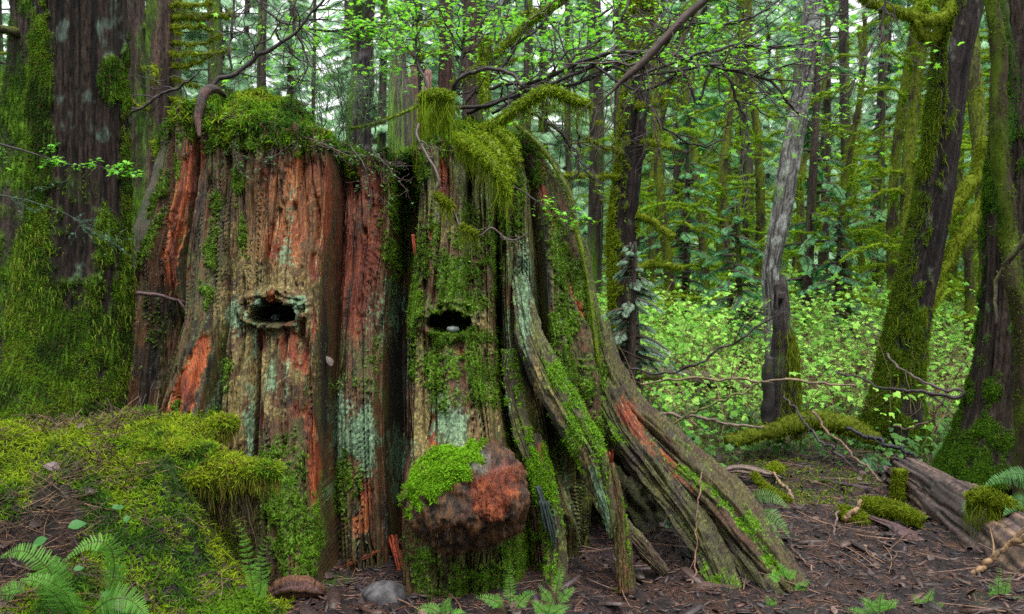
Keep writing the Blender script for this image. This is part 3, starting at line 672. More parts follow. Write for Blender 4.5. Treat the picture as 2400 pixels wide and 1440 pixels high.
tag(mb.build('ground', M_soil), kind='structure')

# litter on the ground: bark chips, needles, dead leaves
def litter(n, xr, yr, ok=None):
    x = rng.uniform(*xr, n); y = yr[0] + (yr[1]-yr[0])*rng.uniform(0, 1, n)**1.3
    k = np.ones(n, bool) if ok is None else ok(x, y); x, y = x[k], y[k]
    z = gh(x, y) + ss(11, 6, y)*(.035*fbm(x*9, y*9, o=4, s=111) + .016*fbm(x*34, y*34, o=3, s=112)); return np.stack([x, y, z], 1)
mb = MB()
chip = np.array([[-1,-.28,0],[.2,-.36,.05],[1,-.05,0],[.7,.3,-.04],[-.3,.34,.06],[-.9,.15,.02],[-1,-.28,-.12],[.2,-.36,-.1],[1,-.05,-.12],[.7,.3,-.14],[-.3,.34,-.1],[-.9,.15,-.12]])
chf = np.array([[0,1,4,5],[1,2,3,4],[0,6,7,1],[1,7,8,2],[2,8,9,3],[3,9,10,4],[4,10,11,5],[5,11,6,0]])
for n, sz, cols in ((13000, .017, (C(.07,.04,.045), C(.16,.07,.04))), (3200, .036, (C(.05,.035,.045), C(.13,.06,.045))), (420, .075, (C(.05,.035,.04), C(.15,.08,.06)))):
    p = litter(n, (-1.3, 4.0), (3.2, 8.0)); m = len(p)
    d = np.tile([0, 0, 1.], (m, 1)) + rvec(m, .28); s_ = sz*rng.uniform(.5, 1.6, m)
    cc = mixc(cols[0], cols[1], rng.uniform(0, 1, m)**2)*rng.uniform(.3, 1.0, (m, 1))
    scatter(mb, chip*[1, .7, 1], chf, p + [0, 0, .004], rot_to(d, rng.uniform(0, 6.28, m)), np.stack([s_, s_*rng.uniform(.35, 1.3, m), s_*.8], 1), cc)
def sticks(mb, p, L, r, col, up=.12, bend=.1):
    m = len(p); a = rng.uniform(0, 2*pi, m); d = np.stack([np.cos(a), np.sin(a), rng.normal(0, up, m)], 1)
    side = np.stack([-np.sin(a), np.cos(a), 0*a], 1); t = np.linspace(0, 1, 5)
    bd = rng.normal(0, bend, m); ctr = p[:, None] + d[:, None]*(L[:, None]*(t-.5))[..., None] + side[:, None]*((bd*L)[:, None]*np.sin(t*pi))[..., None]
    ctr[:, :, 2] += r[:, None]*.8 + .03*L[:, None]*np.sin(t*pi)
    q = [ctr + side[:, None]*r[:, None, None], ctr + np.array([0, 0, 1.])*r[:, None, None]*1.4, ctr - side[:, None]*r[:, None, None]]
    v = np.stack(q, 2).reshape(m, -1, 3); f = grid_faces(5, 3); ff = (f[None] + (np.arange(m)*15)[:, None, None]).reshape(-1, 4)
    mb.add(v.reshape(-1, 3), ff, np.repeat(np.broadcast_to(col, (m, 3)), 15, 0))
p = litter(11000, (-1.2, 4.0), (3.2, 8.0)); m = len(p)
sticks(mb, p, rng.uniform(.02, .09, m), rng.uniform(.0006, .002, m), mixc(C(.16,.06,.035), C(.30,.16,.10), rng.uniform(0, 1, m))*rng.uniform(.5, 1.2, (m, 1)))
p = litter(900, (-1.2, 4.0), (3.2, 8.0)); m = len(p); lf, ff = LEAF
scatter(mb, lf*[1, 1.2, 1.6], ff, p + [0, 0, .012], rot_to(np.tile([0, 0, 1.], (m, 1)) + rvec(m, .5), rng.uniform(0, 6.28, m)), rng.uniform(.02, .06, m), mixc(C(.03,.018,.02), C(.20,.12,.09), rng.uniform(0, 1, m)**2.5))
p = p[:420]; m = len(p)
sticks(mb, p, rng.uniform(.15, .5, m), rng.uniform(.0015, .0045, m), mixc(C(.10,.05,.04), C(.30,.17,.11), rng.uniform(0, 1, m)), .15, .18)
tag(mb.build('forest_litter', M_chip, smooth=False), 'brown bark chips, needles and twigs covering the bare ground', 'litter', kind='stuff')

# the bank on the left: dead fronds, moss and dry leaves
mb = MB(); p = litter(85000, (-4.2, -.98), (2.9, 5.6), lambda x, y: np.abs(x) > .2)
n_ = fbm(p[:, 0]*4, p[:, 1]*4, o=4, s=121)*1.3 + .45*ss(3.6, 4.0, p[:, 1]) - .10 + .25*ss(-1.35, -1.1, p[:, 0])*ss(4, 3.5, p[:, 1])
g = p[n_ > -.24]; b = p[n_ <= .12][:20000]
q = fbm(g[:, 0]*12, g[:, 1]*12, o=2, s=122)
tufts(mb, g, np.tile([0, -.5, .7], (len(g), 1)), .026, mixc(mixc(MOSSD*1.6, MOSS*1.1, ss(-.3, .2, q)), MOSSY*1.1, ss(-.1, .45, q + ss(3.7, 3.95, g[:, 1])*ss(4.5, 4.25, g[:, 1])*.55)*.9), 3, .12, .15, .6, .9)
tag(mb.build('moss_carpet', M_moss), 'green feather moss carpeting the bank at the foot of the big trunk', 'moss', kind='stuff')
mb = MB(); m = len(b)
sticks(mb, b[:9000] + [0, 0, .012], rng.uniform(.04, .22, 9000), rng.uniform(.0008, .0024, 9000), mixc(C(.05,.022,.016), C(.26,.15,.08), rng.uniform(0, 1, 9000)**2.4)*rng.uniform(.5, 1.2, (9000, 1)), .5, .25)
lf, ff = LEAF; i = rng.integers(0, m, 500)
scatter(mb, lf*[1, 1.2, 1.6], ff, b[i] + [0, 0, .015], rot_to(np.tile([0, -.4, 1.], (500, 1)) + rvec(500, .5), rng.uniform(0, 6.28, 500)), rng.uniform(.03, .075, 500), mixc(C(.035,.022,.024), C(.13,.08,.085), rng.uniform(0, 1, 500)**2))
tag(mb.build('dead_fronds', M_chip, smooth=False), 'brown dead fronds, needles and dry leaves lying on the mossy bank', 'litter', kind='stuff')

# ------------------------------------------------------------------ branches covered in moss
def mossy_limb(mb, mh, path, rad, moss=1.0, hair=.12, dens=500, seg=8, col=None, hcol=None, bark=None, hangs=1.0, tuft=.02):
    """bark tube into mb, moss tufts and hanging strands into mh"""
    bark = C(.05, .035, .025) if bark is None else bark
    v, f, th, arc = tube_arrays(path, rad, seg, 1.0, lambda t, a, R: R*.35*fbm(np.cos(t)*2 + a*4, np.sin(t)*2, a*9, o=3, s=3))
    mc = ss(-.35, .1, fbm(arc*5, th, o=3, s=4) + moss - .6)
    g = MOSSY*.7 if col is None else col
    mb.add(v, f, mixc(bark*np.ones(v.shape), g, mc*.9))
    L = np.linalg.norm(np.diff(path, axis=0), axis=1).sum(); n = int(L*dens*moss)
    if n < 1: return
    k = rng.integers(1, len(path), n); u = rng.uniform(0, 1, n)[:, None]; c = path[k-1]*(1-u) + path[k]*u
    r = np.asarray(rad)[k]; a = rng.uniform(0, 2*pi, n); t = path[k]-path[k-1]; t /= np.linalg.norm(t, axis=1)[:, None] + 1e-9
    o = np.cross(t, rvec(n)); o /= np.linalg.norm(o, axis=1)[:, None] + 1e-9
    keep = fbm(k*.18, 0*a, o=2, s=int(L*100) % 97) + moss > .25
    tufts(mh, (c + o*r[:, None])[keep], o[keep], tuft, g*1.05, 2, .16, .3, .5, .9)
    if hair > 0:
        m = int(n*.8*hangs); i = rng.choice(n, m); i = i[keep[i]]
        ln = hair*rng.uniform(.08, 1, len(i))**2.4*(.6 + .8*np.abs(fbm(k[i]*.35, 0*i, o=2, s=9))*2)
        hairs(mh, c[i] - [0, 0, .3]*r[i][:, None], ln, .0016 + .010*tuft, g*.85 if hcol is None else hcol)

def px_path(pts, n=40, wob=0.0, seed=0):
    """pts (px, py, Y, r_px) -> path, radii"""
    q = spline(np.array([list(P(a, b, Y)) + [r*Y/F] for a, b, Y, r in pts]), n)
    p = q[:, :3].copy()
    if wob:
        t = np.linspace(0, 1, n)
        for k in range(3): p[:, k] += wob*(fbm(t*9 + seed*3.1, 0*t, o=3, s=seed + k*17) )
    return p, np.maximum(q[:, 3], .0008)

# ------------------------------------------------------------------ trees with big trunks
def bark_trunk(name, root, pts, n=200, seg=96, ridge=.05, freq=5, col=(C(.075,.05,.045), C(.03,.022,.02)), mossf=None, lich=.0, lcol=LICH*.7, seed=0, mcol=(MOSSD, MOSS), to_ground=True, wob=0, flat=.95):
    p, r = px_path(pts, n, wob, seed)
    def disp(th, arc, R):
        a = np.cos(th)*freq; b = np.sin(th)*freq
        return R*(ridge*2*fbm(a*.35, b*.35, arc*.5, o=2, s=seed) + ridge*1.2*fbm(a, b, arc*.9, o=3, s=seed+1)) + .016*fbm(a*3.2, b*3.2, arc*3, o=4, s=seed+2) - .012*ss(.07, 0, np.abs(fbm(a*1.6, b*1.6, arc*1.3, o=3, s=seed+7)))*(R > .1)
    v, f, th, arc = tube_arrays(p, r, seg, flat, disp)
    px, py = proj(v)
    st = fbm(np.cos(th)*freq*3, np.sin(th)*freq*3, arc*2, o=4, s=seed+3); n2 = fbm(v[..., 0]*14, v[..., 1]*14, v[..., 2]*9, o=4, s=seed+4); n3 = fbm(v[..., 0]*3, v[..., 1]*3, v[..., 2]*2, o=3, s=seed+5)
    c = mixc(col[0], col[1], ss(-.25, .25, st)); c = mixc(c, lcol, ss(.1, .4, n2 + lich - .35)*(lich > 0)*.8)
    N = grid_normals(v)
    mo = mossf(px, py, N, n3, n2) if mossf else 0*px
    mo = np.clip(mo, 0, 1); v = v + N*(mo*(.012 + .02*np.abs(n2)))[..., None]
    c = mixc(c, mixc(mcol[0], mcol[1], ss(-.25, .25, n2)), mo*.92)
    o = child(MB().add(v, f, c), name, M_bark, root)
    A = np.linalg.norm(np.cross(np.roll(v, -1, 1)-v, np.gradient(v, axis=0)), axis=2); A[:2] = 0; A[-2:] = 0
    return v, N, mo*A*(N[..., 1] < .35), (v, N, mo)
def tree_root(name, label, px, Y, cat='tree', group=None):
    g = gpt(px, Y); return thing(name, label, cat, g, 0, group)

def blobmask(L):
    return lambda px, py, N, n3, n2: ss(.3, .7, blobs(px, py, L, n3*.9 + n2*.7))

# T1: the big trunk beside the stump
t1 = tree_root('big_tree', 'broad conifer trunk left of the stump, bare bark above and shaggy moss below', 170, 4.75)
def m1(px, py, N, n3, n2):
    return ss(.28, .62, blobs(px, py, [(95,300,26,330,2,.8),(298,380,20,260,-2,1.1),(265,190,36,60,0,1.1),(100,640,60,170,0,.8),(255,560,40,90,0,.6),(130,860,150,170,0,.85),(290,720,34,190,0,.9),(50,900,90,160,0,.9),(200,740,60,70,0,.55),(240,930,80,80,0,.9),(180,440,60,60,0,.35)], n3*2.3 + n2*1.6) + .05*n2)
v, N, wt, _ = bark_trunk('trunk', t1, [(190,-160,4.75,96),(190,0,4.75,98),(190,200,4.75,101),(188,400,4.75,104),(180,600,4.75,114),(166,760,4.75,130),(150,900,4.72,152),(130,1000,4.7,190),(110,1090,4.7,230)], 420, 260, .035, 6,
    (C(.050,.034,.028), C(.010,.008,.008)), m1, lich=.30, lcol=C(.12,.17,.14), seed=200)
mm = MB(); i = pick(wt, 42000); pp = v.reshape(-1, 3)[i]; nn = N.reshape(-1, 3)[i]; pz = pp[:, 2]
q = fbm(pp[:, 0]*8, pp[:, 1]*8, pp[:, 2]*8, o=3, s=130)
tufts(mm, pp, nn, .012, mixc(mixc(mixc(MOSSD, MOSS, ss(-.3, .2, q)), MOSSY*.7, ss(0, .4, q)*.6), C(.07,.045,.02), (rng.uniform(0, 1, 42000) < .22)*1.), 3, .17, .15, .8, .9)
low = np.where(pz < 1.75)[0]; low = low[fbm(pp[low, 0]*5, pp[low, 2]*3, o=2, s=131) > -.05][:1500]
hairs(mm, pp[low] + nn[low]*.02, rng.uniform(.02, .05, len(low)), .0024, mixc(MOSS, C(.16,.17,.03), rng.uniform(0, 1, len(low))), 4, .35)
child(mm, 'moss', M_moss, t1, label='shaggy feather moss on the foot of the trunk')
# T2: mossy trunk behind it
t2 = tree_root('mossy_tree', 'moss clad trunk behind the broad conifer trunk, swelling towards its foot', 20, 6.4)
v, N, wt, _ = bark_trunk('trunk', t2, [(60,-160,6.4,26),(58,0,6.4,28),(54,150,6.4,32),(46,320,6.4,42),(34,520,6.3,60),(20,750,6.2,82),(5,1000,6.1,115),(0,1100,6.1,130)], 200, 90, .08, 4, (C(.07,.05,.045), C(.02,.016,.014)),
    lambda px, py, N, n3, n2: ss(-.45, .15, n3 + n2*.6), lich=.2, seed=210)
mm = MB(); i = pick(wt, 9000); tufts(mm, v.reshape(-1, 3)[i], N.reshape(-1, 3)[i], .018, mixc(MOSSD, MOSS*.8, rng.uniform(0, 1, 9000)), 3, .16, .2, .8); child(mm, 'moss', M_moss, t2)
mb, mh = MB(), MB(); p, r = px_path([(50,80,6.4,14),(20,72,6.2,10),(-10,66,6,8)], 12); mossy_limb(mb, mh, p, r, .5, 0); child(mb, 'branch', M_bark, t2)
# root and twig bridging big trunk and stump
mb = MB(); mh = MB(); p, r = px_path([(300,640,5.0,20),(345,648,4.95,20),(390,640,4.95,18),(425,622,5.05,12),(450,590,5.1,4)], 50, .01, 3)
mossy_limb(mb, mh, p, r, .12, 0, 200, 24, bark=C(.075,.042,.05)); o = tag(mb.build('surface_root', M_bark), 'purplish bare root crossing the gap between the broad trunk and the stump', 'root')
mb = MB(); p, r = px_path([(320,688,4.7,6),(360,690,4.72,6),(400,700,4.75,5),(440,712,4.8,5),(462,716,4.85,3)], 30, .008, 5); tube(mb, p, r*.8, C(.08,.04,.045), 8)
p, r = px_path([(420,706,4.76,5),(440,735,4.76,7),(450,760,4.8,3)], 12, .004, 6); tube(mb, p, r*.7, C(.06,.03,.03), 6)
tag(mb.build('dead_twig', M_twig), 'thin purplish twig lying against the left flank of the stump', 'twig')

# R1: leaning mossy tree on the right, R2: trunk at the right edge, R3: hanging stem in front
t = tree_root('leaning_tree', 'leaning dark trunk, thickly mossed at its foot, right of the charred snag', 2110, 7.6)
def mr1(px, py, N, n3, n2):
    edge = ss(-.45, -.9, N[..., 0]); return np.clip(ss(.1, .5, edge*.8 + n3*.8 - .25 + ss(560, 900, py)*.65 + n2*.8), 0, 1)
v, N, wt, _ = bark_trunk('trunk', t, [(2290,-160,7.6,40),(2262,0,7.6,40),(2230,150,7.6,40),(2208,330,7.6,40),(2186,480,7.6,42),(2152,650,7.6,44),(2120,820,7.6,48),(2104,920,7.6,54),(2098,1000,7.6,74),(2095,1060,7.6,86)], 260, 90, .05, 5,
    (C(.04,.03,.03), C(.014,.011,.012)), mr1, lich=.2, lcol=C(.15,.15,.14), seed=220)
mm = MB(); i = pick(wt, 15000); pp = v.reshape(-1, 3)[i]; nn = N.reshape(-1, 3)[i]
tufts(mm, pp, nn, .022, mixc(MOSSD*1.5, MOSSY*.8, rng.uniform(0, 1, 15000)), 3, .13, .4, .6); j = rng.integers(0, 15000, 2500); hairs(mm, pp[j], rng.uniform(.04, .16, 2500), .003, MOSSY*.8); child(mm, 'moss', M_moss, t)
def limb_part(parent, pts, n=30, wob=.03, moss=1.0, hair=.1, dens=600, seed=1, name='branch', tuft=.025, hangs=1.0, col=None, bark=None, seg=8):
    mb = MB(); p, r = px_path(pts, n, wob, seed); mossy_limb(mb, mb, p, r, moss, hair, dens, seg, tuft=tuft, hangs=hangs, col=col, bark=bark); return child(mb, name, M_moss if moss > .4 else M_twig, parent)
for k, q in enumerate([[(2240,10,7.6,12),(2200,38,7.4,12),(2150,45,7.2,11),(2090,28,7.0,10),(2030,2,6.8,8),(2000,-30,6.7,6)], [(2200,95,7.6,12),(2160,85,7.3,10),(2140,50,7.1,8)],
                       [(2170,560,7.7,12),(2240,480,7.9,15),(2290,400,8.0,16),(2310,330,8,15)], [(2140,820,7.5,13),(2200,650,7.6,14),(2260,540,7.7,15),(2330,440,7.8,14)]]):
    limb_part(t, q, 40, .05, 1.0, .14, 900, 300+k)
t = tree_root('old_conifer', 'massive mossy trunk with a flared green foot at the right edge', 2345, 6.0)
def mr2(px, py, N, n3, n2): return np.clip(ss(-.2, .25, n3*.7 + n2*.5 + ss(2390, 2310, px + (1000-py)*.05)*.35 + ss(900, 1050, py)*.3 - .42), 0, 1)
v, N, wt, _ = bark_trunk('trunk', t, [(2400,-160,6.0,58),(2398,0,6.0,60),(2392,300,6.0,66),(2385,500,6.0,70),(2378,700,6.0,72),(2368,850,6.0,78),(2360,960,6.0,92),(2350,1050,6.0,115),(2345,1120,6.0,140)], 300, 150, .05, 6,
    (C(.06,.042,.034), C(.015,.012,.010)), mr2, lich=.15, seed=230)
mm = MB(); i = pick(wt, 16000); tufts(mm, v.reshape(-1, 3)[i], N.reshape(-1, 3)[i], .018, mixc(MOSSD*1.3, MOSS*.85, rng.uniform(0, 1, 16000)), 3, .14, .3, .6); child(mm, 'moss', M_moss, t)
t = thing('mossy_vine_stem', 'twisting mossy stem hanging in front of the massive trunk at the right edge', 'stem', gpt(2395, 5.0))
limb_part(t, [(2325,-60,5.1,16),(2332,60,5.1,17),(2338,200,5.1,18),(2345,340,5.1,19),(2352,460,5.1,18),(2362,560,5.1,19),(2378,660,5.0,18),(2392,760,5.0,18),(2402,900,5.0,20),(2408,1050,5,24),(2405,1180,5.0,30)], 90, .04, .42, .06, 3000, 330, 'stem', .014, .7, mixc(MOSSD*1.5, MOSSY*.6, .5), seg=16)
limb_part(t, [(2340,-60,5.25,12),(2362,80,5.2,12),(2358,260,5.2,12),(2342,420,5.15,10),(2352,540,5.1,9)], 60, .05, .5, .08, 2200, 331, 'stem', .016, .8, MOSSD*1.6)
limb_part(t, [(2480,470,4.7,9),(2400,560,4.8,8),(2370,600,4.85,7),(2340,650,4.9,5),(2330,760,4.9,3)], 40, .03, .25, .0, 600, 332, 'branch', .014)

# W: mossy double trunk close behind the stump, G: grey leaning trunk, other trunks
t = tree_root('mossy_double_tree', 'two stemmed trunk edged with green moss just right of the stump', 1465, 8.6)
def mw(px, py, N, n3, n2): return np.clip(ss(.1, .5, ss(-.2, -.8, N[..., 0])*.6 + n3*.8 + n2*.6 - .12), 0, 1)
v, N, wt, _ = bark_trunk('trunk', t, [(1502,-120,8.6,34),(1500,0,8.6,34),(1492,160,8.6,32),(1482,260,8.6,32),(1483,330,8.6,30),(1474,420,8.6,30),(1462,540,8.6,30),(1462,680,8.6,32),(1465,800,8.6,34),(1462,930,8.6,40)], 180, 60, .06, 4, (C(.04,.026,.026), C(.012,.009,.01)), mw, lich=.25, seed=240, wob=.04)
mm = MB(); i = pick(wt, 6000); tufts(mm, v.reshape(-1, 3)[i], N.reshape(-1, 3)[i], .03, MOSSY*.9, 3, .14, .4, .6); child(mm, 'moss', M_moss, t)
v, N, wt, _ = bark_trunk('trunk', t, [(1470,-120,8.7,16),(1468,100,8.7,16),(1460,300,8.7,15),(1450,420,8.7,15),(1446,560,8.7,16),(1450,700,8.7,18)], 90, 30, .08, 4, (C(.05,.035,.035), C(.02,.015,.014)), mw, seed=241, wob=.05)
for k, q in enumerate([[(1470,410,8.6,5),(1400,415,8.3,5),(1330,412,8,5),(1300,410,7.9,3)],[(1480,330,8.6,7),(1530,340,8.4,6),(1600,350,8.2,4)],[(1470,360,8.6,5),(1420,345,8.3,4),(1370,320,8.2,3)],[(1470,500,8.6,10),(1530,520,8.5,9),(1580,560,8.4,8)],[(1475,240,8.6,7),(1520,250,8.3,6),(1560,235,8,4)],[(1465,640,8.6,10),(1520,620,8.6,9),(1600,628,8.6,6)]]):
    limb_part(t, q, 24, .04, .9, .08, 700, 340+k)
t = tree_root('grey_leaning_tree', 'pale grey lichen speckled trunk leaning beside the charred snag', 1805, 10.0)
bark_trunk('trunk', t, [(1925,-160,10,19),(1908,0,10,20),(1885,160,10,21),(1872,260,10,22),(1852,360,10,23),(1838,460,10,23),(1820,560,10,22),(1806,640,10,20),(1808,720,10,20),(1815,900,10,20)], 180, 50, .05, 4, (C(.26,.25,.25), C(.05,.046,.05)), lambda px, py, N, n3, n2: ss(.25, .5, n3 + n2*.4)*.8, lich=.40, lcol=C(.46,.49,.48), seed=250, wob=.02)

def plain_tree(name, label, pts, Yb, cols, mossf=None, lich=.1, seed=0, limbs=(), lcol=LICH*.5, cat='tree', wob=.02, ridge=.06, group=None):
    t = tree_root(name, label, pts[-1][0], Yb, cat, group)
    bark_trunk('trunk', t, pts, 120, 36, ridge, 4, cols, mossf, lich, lcol, seed, wob=wob)
    for k, q in enumerate(limbs): limb_part(t, q, 16, .05, .75, .06, 420, seed*3+k, tuft=.03)
    return t
PBR = (C(.085,.055,.05), C(.03,.022,.02))
lm = lambda side, b=0: (lambda px, py, N, n3, n2: np.clip(ss(.05, .45, ss(.3, -.8, N[..., 0]*side)*.5 + n3*.7 + b), 0, 1))
plain_tree('slim_conifer', 'slim conifer trunk directly right of the broad trunk, nearer of the pair', [(322,-120,9,20),(320,100,9,20),(316,300,9,20),(314,500,9,21),(312,700,9,22),(312,960,9,26)], 9, PBR, lm(-1, -.15), .15, 400,
    [[(330,60,9,4),(380,75,8.8,3),(430,76,8.6,3)],[(330,160,9,3),(360,170,8.8,2)],[(332,20,9,3),(372,50,9,3),(420,78,9,2)]])
plain_tree('slim_conifer', 'slim conifer trunk with many dead mossy side branches, behind the stump\'s left shoulder', [(380,-120,8.2,28),(378,100,8.2,28),(374,300,8.2,28),(368,460,8.2,29),(360,700,8.2,32),(355,980,8.2,36)], 8.2, (C(.13,.085,.07), C(.045,.03,.028)), lm(1, -.1), .15, 410,
    [[(400,40,8.2,9),(470,42,8,8),(550,30,7.8,6)],[(400,100,8.2,4),(450,104,8,3),(520,85,7.9,2)],[(400,150,8.2,5),(440,155,8,4),(500,130,7.9,3)],[(400,185,8.2,4),(460,200,8,3)],[(395,265,8.2,6),(425,262,8,5)],[(395,125,8.2,4),(430,128,8,3),(540,118,7.8,2)],
     [(360,240,8.2,5),(330,250,8,4),(300,235,8,2)],[(395,10,8.2,5),(450,14,8,4),(500,5,7.8,3)],[(396,232,8.2,5),(440,238,8,3)],[(365,330,8.1,3),(366,350,8.05,5),(366,372,8.05,3)],[(360,150,8.1,3),(364,175,8.0,5),(366,200,8.0,3)],[(396,68,8.2,5),(440,62,8,4),(500,66,7.9,3)]])
plain_tree('dark_trunk', 'dark rough trunk standing behind the dip between the two halves of the stump', [(856,-120,8.5,26),(852,0,8.5,25),(848,80,8.5,24),(850,160,8.5,23),(846,240,8.5,24),(842,300,8.5,25),(840,600,8.5,30),(840,940,8.5,36)], 8.5, (C(.055,.035,.045), C(.015,.011,.014)), lm(1, -.1), .3, 420, lcol=C(.2,.18,.2), wob=.03, ridge=.12)
plain_tree('slim_conifer', 'straight brown trunk above the mossy hump, left one of the close pair', [(1046,-120,9.5,17),(1046,100,9.5,17),(1045,220,9.5,18),(1045,600,9.5,20),(1045,900,9.5,24)], 9.5, (C(.12,.065,.055), C(.05,.03,.028)), None, .05, 430,
    [[(1040,50,9.5,4),(1000,60,9,3),(940,70,9,2)],[(1040,120,9.5,4),(990,128,9,3),(930,110,9,2)]])
plain_tree('slim_conifer', 'straight brown trunk above the mossy hump, right one of the close pair', [(1108,-120,9,23),(1108,100,9,23),(1108,220,9,24),(1108,600,9,26),(1108,920,9,30)], 9, (C(.12,.075,.065), C(.05,.03,.03)), lm(-1, -.25), .1, 440,
    [[(1125,50,9,5),(1180,45,8.6,4),(1260,20,8.4,3)],[(1125,140,9,5),(1180,150,8.6,4),(1240,130,8.4,3)],[(1125,90,9,4),(1170,96,8.6,3)]])
# broken snags behind the dip
def snag(name, label, pts, cols, seed, Yb, mossf=None, spikes=3):
    t = tree_root(name, label, pts[-1][0], Yb, 'snag')
    p, r = px_path(pts, 140, .01, seed)
    def disp(th, arc, R): return R*(.5*fbm(np.cos(th)*2.4, np.sin(th)*2.4, arc*.8, o=3, s=seed) + .3*fbm(np.cos(th)*7, np.sin(th)*7, arc*1.5, o=3, s=seed+1))
    v, f, th, arc = tube_arrays(p, r, 60, .9, disp)
    h = (1 - arc/arc.max()); jag = fbm(np.cos(th)*3.5, np.sin(th)*3.5, 0*th, o=3, s=seed+2)
    v[..., 2] += ss(.2, 0, arc/arc.max())*(jag-.3)*r.max()*2.6
    st = fbm(np.cos(th)*9, np.sin(th)*9, arc*2, o=3, s=seed+3); c = mixc(cols[0], cols[1], ss(-.25, .3, st))
    px, py = proj(v); N = grid_normals(v)
    if mossf: c = mixc(c, MOSS, mossf(px, py, N, fbm(v[..., 0]*4, v[..., 1]*4, v[..., 2]*3, o=3, s=seed+4), fbm(v[..., 0]*16, v[..., 1]*16, v[..., 2]*12, o=3, s=seed+5)))
    child(MB().add(v, f, c), 'trunk', M_wood, t); return t, v, N
snag('broken_snag', 'dark broken snag with a tall splintered side, behind the dip in the stump', [(946,100,8,5),(945,150,8,9),(948,220,8,20),(952,300,8,22),(952,600,8,26),(952,940,8,30)], (C(.06,.045,.035), C(.02,.018,.016)), 450, 8, lm(1, -.1))
snag('broken_snag', 'short reddish broken snag beside the tall splintered one', [(970,160,8.3,7),(968,220,8.3,12),(966,300,8.3,14),(966,900,8.3,18)], (C(.13,.055,.045), C(.05,.025,.02)), 455, 8.3)
snag('broken_snag', 'pink brown bare snag behind the left one of the close trunk pair', [(1003,165,10,8),(1001,220,10,10),(1000,400,10,12),(1000,880,10,16)], (C(.36,.20,.16), C(.2,.1,.09)), 460, 10)
snag('broken_snag', 'thin mossy dead stem between the dark trunk and the splintered snag', [(925,80,9,6),(922,200,9,11),(920,400,9,13),(920,900,9,16)], (C(.09,.07,.04), C(.04,.035,.02)), 465, 9, lm(1, .15))
t, v, N = snag('charred_snag', 'charred black snag with mossy shoulders standing in the green thicket', [(1826,668,7.2,13),(1830,700,7.2,17),(1834,760,7.2,21),(1838,830,7.2,29),(1836,900,7.2,34),(1832,960,7.2,38),(1830,1010,7.2,46)], (C(.035,.022,.022), C(.012,.009,.01)), 470, 7.2,
    lambda px, py, N, n3, n2: ss(.1, .4, ss(.3, .9, N[..., 0])*.5*ss(700, 780, py) + n3*.6 + n2*.3 + ss(780, 860, py)*.15 - .18)*.8)
limb_part(t, [(1806,835,7.05,10),(1800,880,7.05,14),(1800,940,7.05,15),(1798,1000,7.05,14)], 20, .02, .05, 0, 100, 471, 'side_spike', bark=C(.02,.015,.018))
mb = MB(); i = np.where((N[..., 0] > .1) & (N[..., 1] < .3))
pp = v[i][rng.integers(0, len(i[0]), 2600)]; pp = pp[(pp[:, 2] < 1.05) & (pp[:, 2] > .25)]; hairs(mb, pp, rng.uniform(.05, .2, len(pp)), .004, MOSSY*.55); child(mb, 'moss', M_moss, t)

# ------------------------------------------------------------------ nurse log on the left bank
t = thing('nurse_log', 'low rotten log under thick yellow green feather moss, reaching out before the stump', 'log', P(350, 1080, 3.95))
mb, mh = MB(), MB()
def fat_moss(parent, pts, n, hair, seed, nm, up=.4):
    p, r = px_path(pts, 90, .02, seed)
    v, f, th, arc = tube_arrays(p, r, 48, 1.1, lambda a, b, R: R*(.5*fbm(np.cos(a)*2, np.sin(a)*2, b*3, o=4, s=seed)) + .02*fbm(np.cos(a)*7, np.sin(a)*7, b*14, o=3, s=seed+1))
    N = grid_normals(v); q = fbm(v[..., 0]*12, v[..., 1]*12, v[..., 2]*12, o=3, s=seed+2)
    top = ss(-.6, .1, N[..., 2] + q*.6); c = mixc(C(.03,.022,.014), MOSSD*1.3, top)
    child(MB().add(v, f, c), nm, M_crust, parent)
    m = MB(); w = np.clip(top, .05, 1)*(N[..., 1] < .6); w[:2] = 0; w[-2:] = 0; i = pick(w, n)
    pp, nn = v.reshape(-1, 3)[i], N.reshape(-1, 3)[i]; qq = fbm(pp[:, 0]*9, pp[:, 1]*9, pp[:, 2]*9, o=3, s=seed+3)
    col = mixc(mixc(MOSSD*1.5, MOSS, ss(-.35, -.05, qq)), MOSSY*1.0, ss(-.1, .45, qq + nn[:, 2]*.2)); col = mixc(col, C(.10,.06,.025), (rng.uniform(0, 1, len(pp)) < .12)*1.)
    pp = pp + (fbm(pp[:, 0]*22, pp[:, 1]*22, pp[:, 2]*22, o=2, s=seed+9)*.035)[:, None]*nn
    tufts(m, pp + nn*.004, nn*.6 + [0, -.35, up*.5], .015*rng.uniform(.6, 1.9, len(pp)), col, 3, .13, .25, .9, 1.1)
    j = np.where(nn[:, 2] < .35)[0]; j = rng.choice(j, min(hair, len(j)*2))
    hairs(m, pp[j] + nn[j]*.008, rng.uniform(.02, .09, len(j)), .0032, mixc(MOSSY*.8, C(.14,.10,.03), rng.uniform(0, 1, len(j))), 4, .25)
    o = child(m, 'moss', M_moss, parent); o['label'] = 'yellow green feather moss hanging over the log'
fat_moss(t, [(-40,1085,4.2,50),(120,1078,4.15,50),(260,1084,4.05,50),(380,1095,3.98,48),(480,1112,3.95,42),(560,1114,3.9,28),(620,1108,3.86,15),(662,1104,3.84,4)], 34000, 3000, 500, 'log_body')
fat_moss(t, [(380,1085,4.02,26),(440,1050,4.08,22),(492,1010,4.12,18),(524,992,4.12,14),(540,998,4.1,6)], 6000, 1800, 510, 'side_branch')
fat_moss(t, [(330,1068,4.0,36),(400,1064,3.99,36),(460,1072,3.98,32),(520,1088,3.95,24),(560,1098,3.92,12)], 15000, 1500, 515, 'log_shoulder')
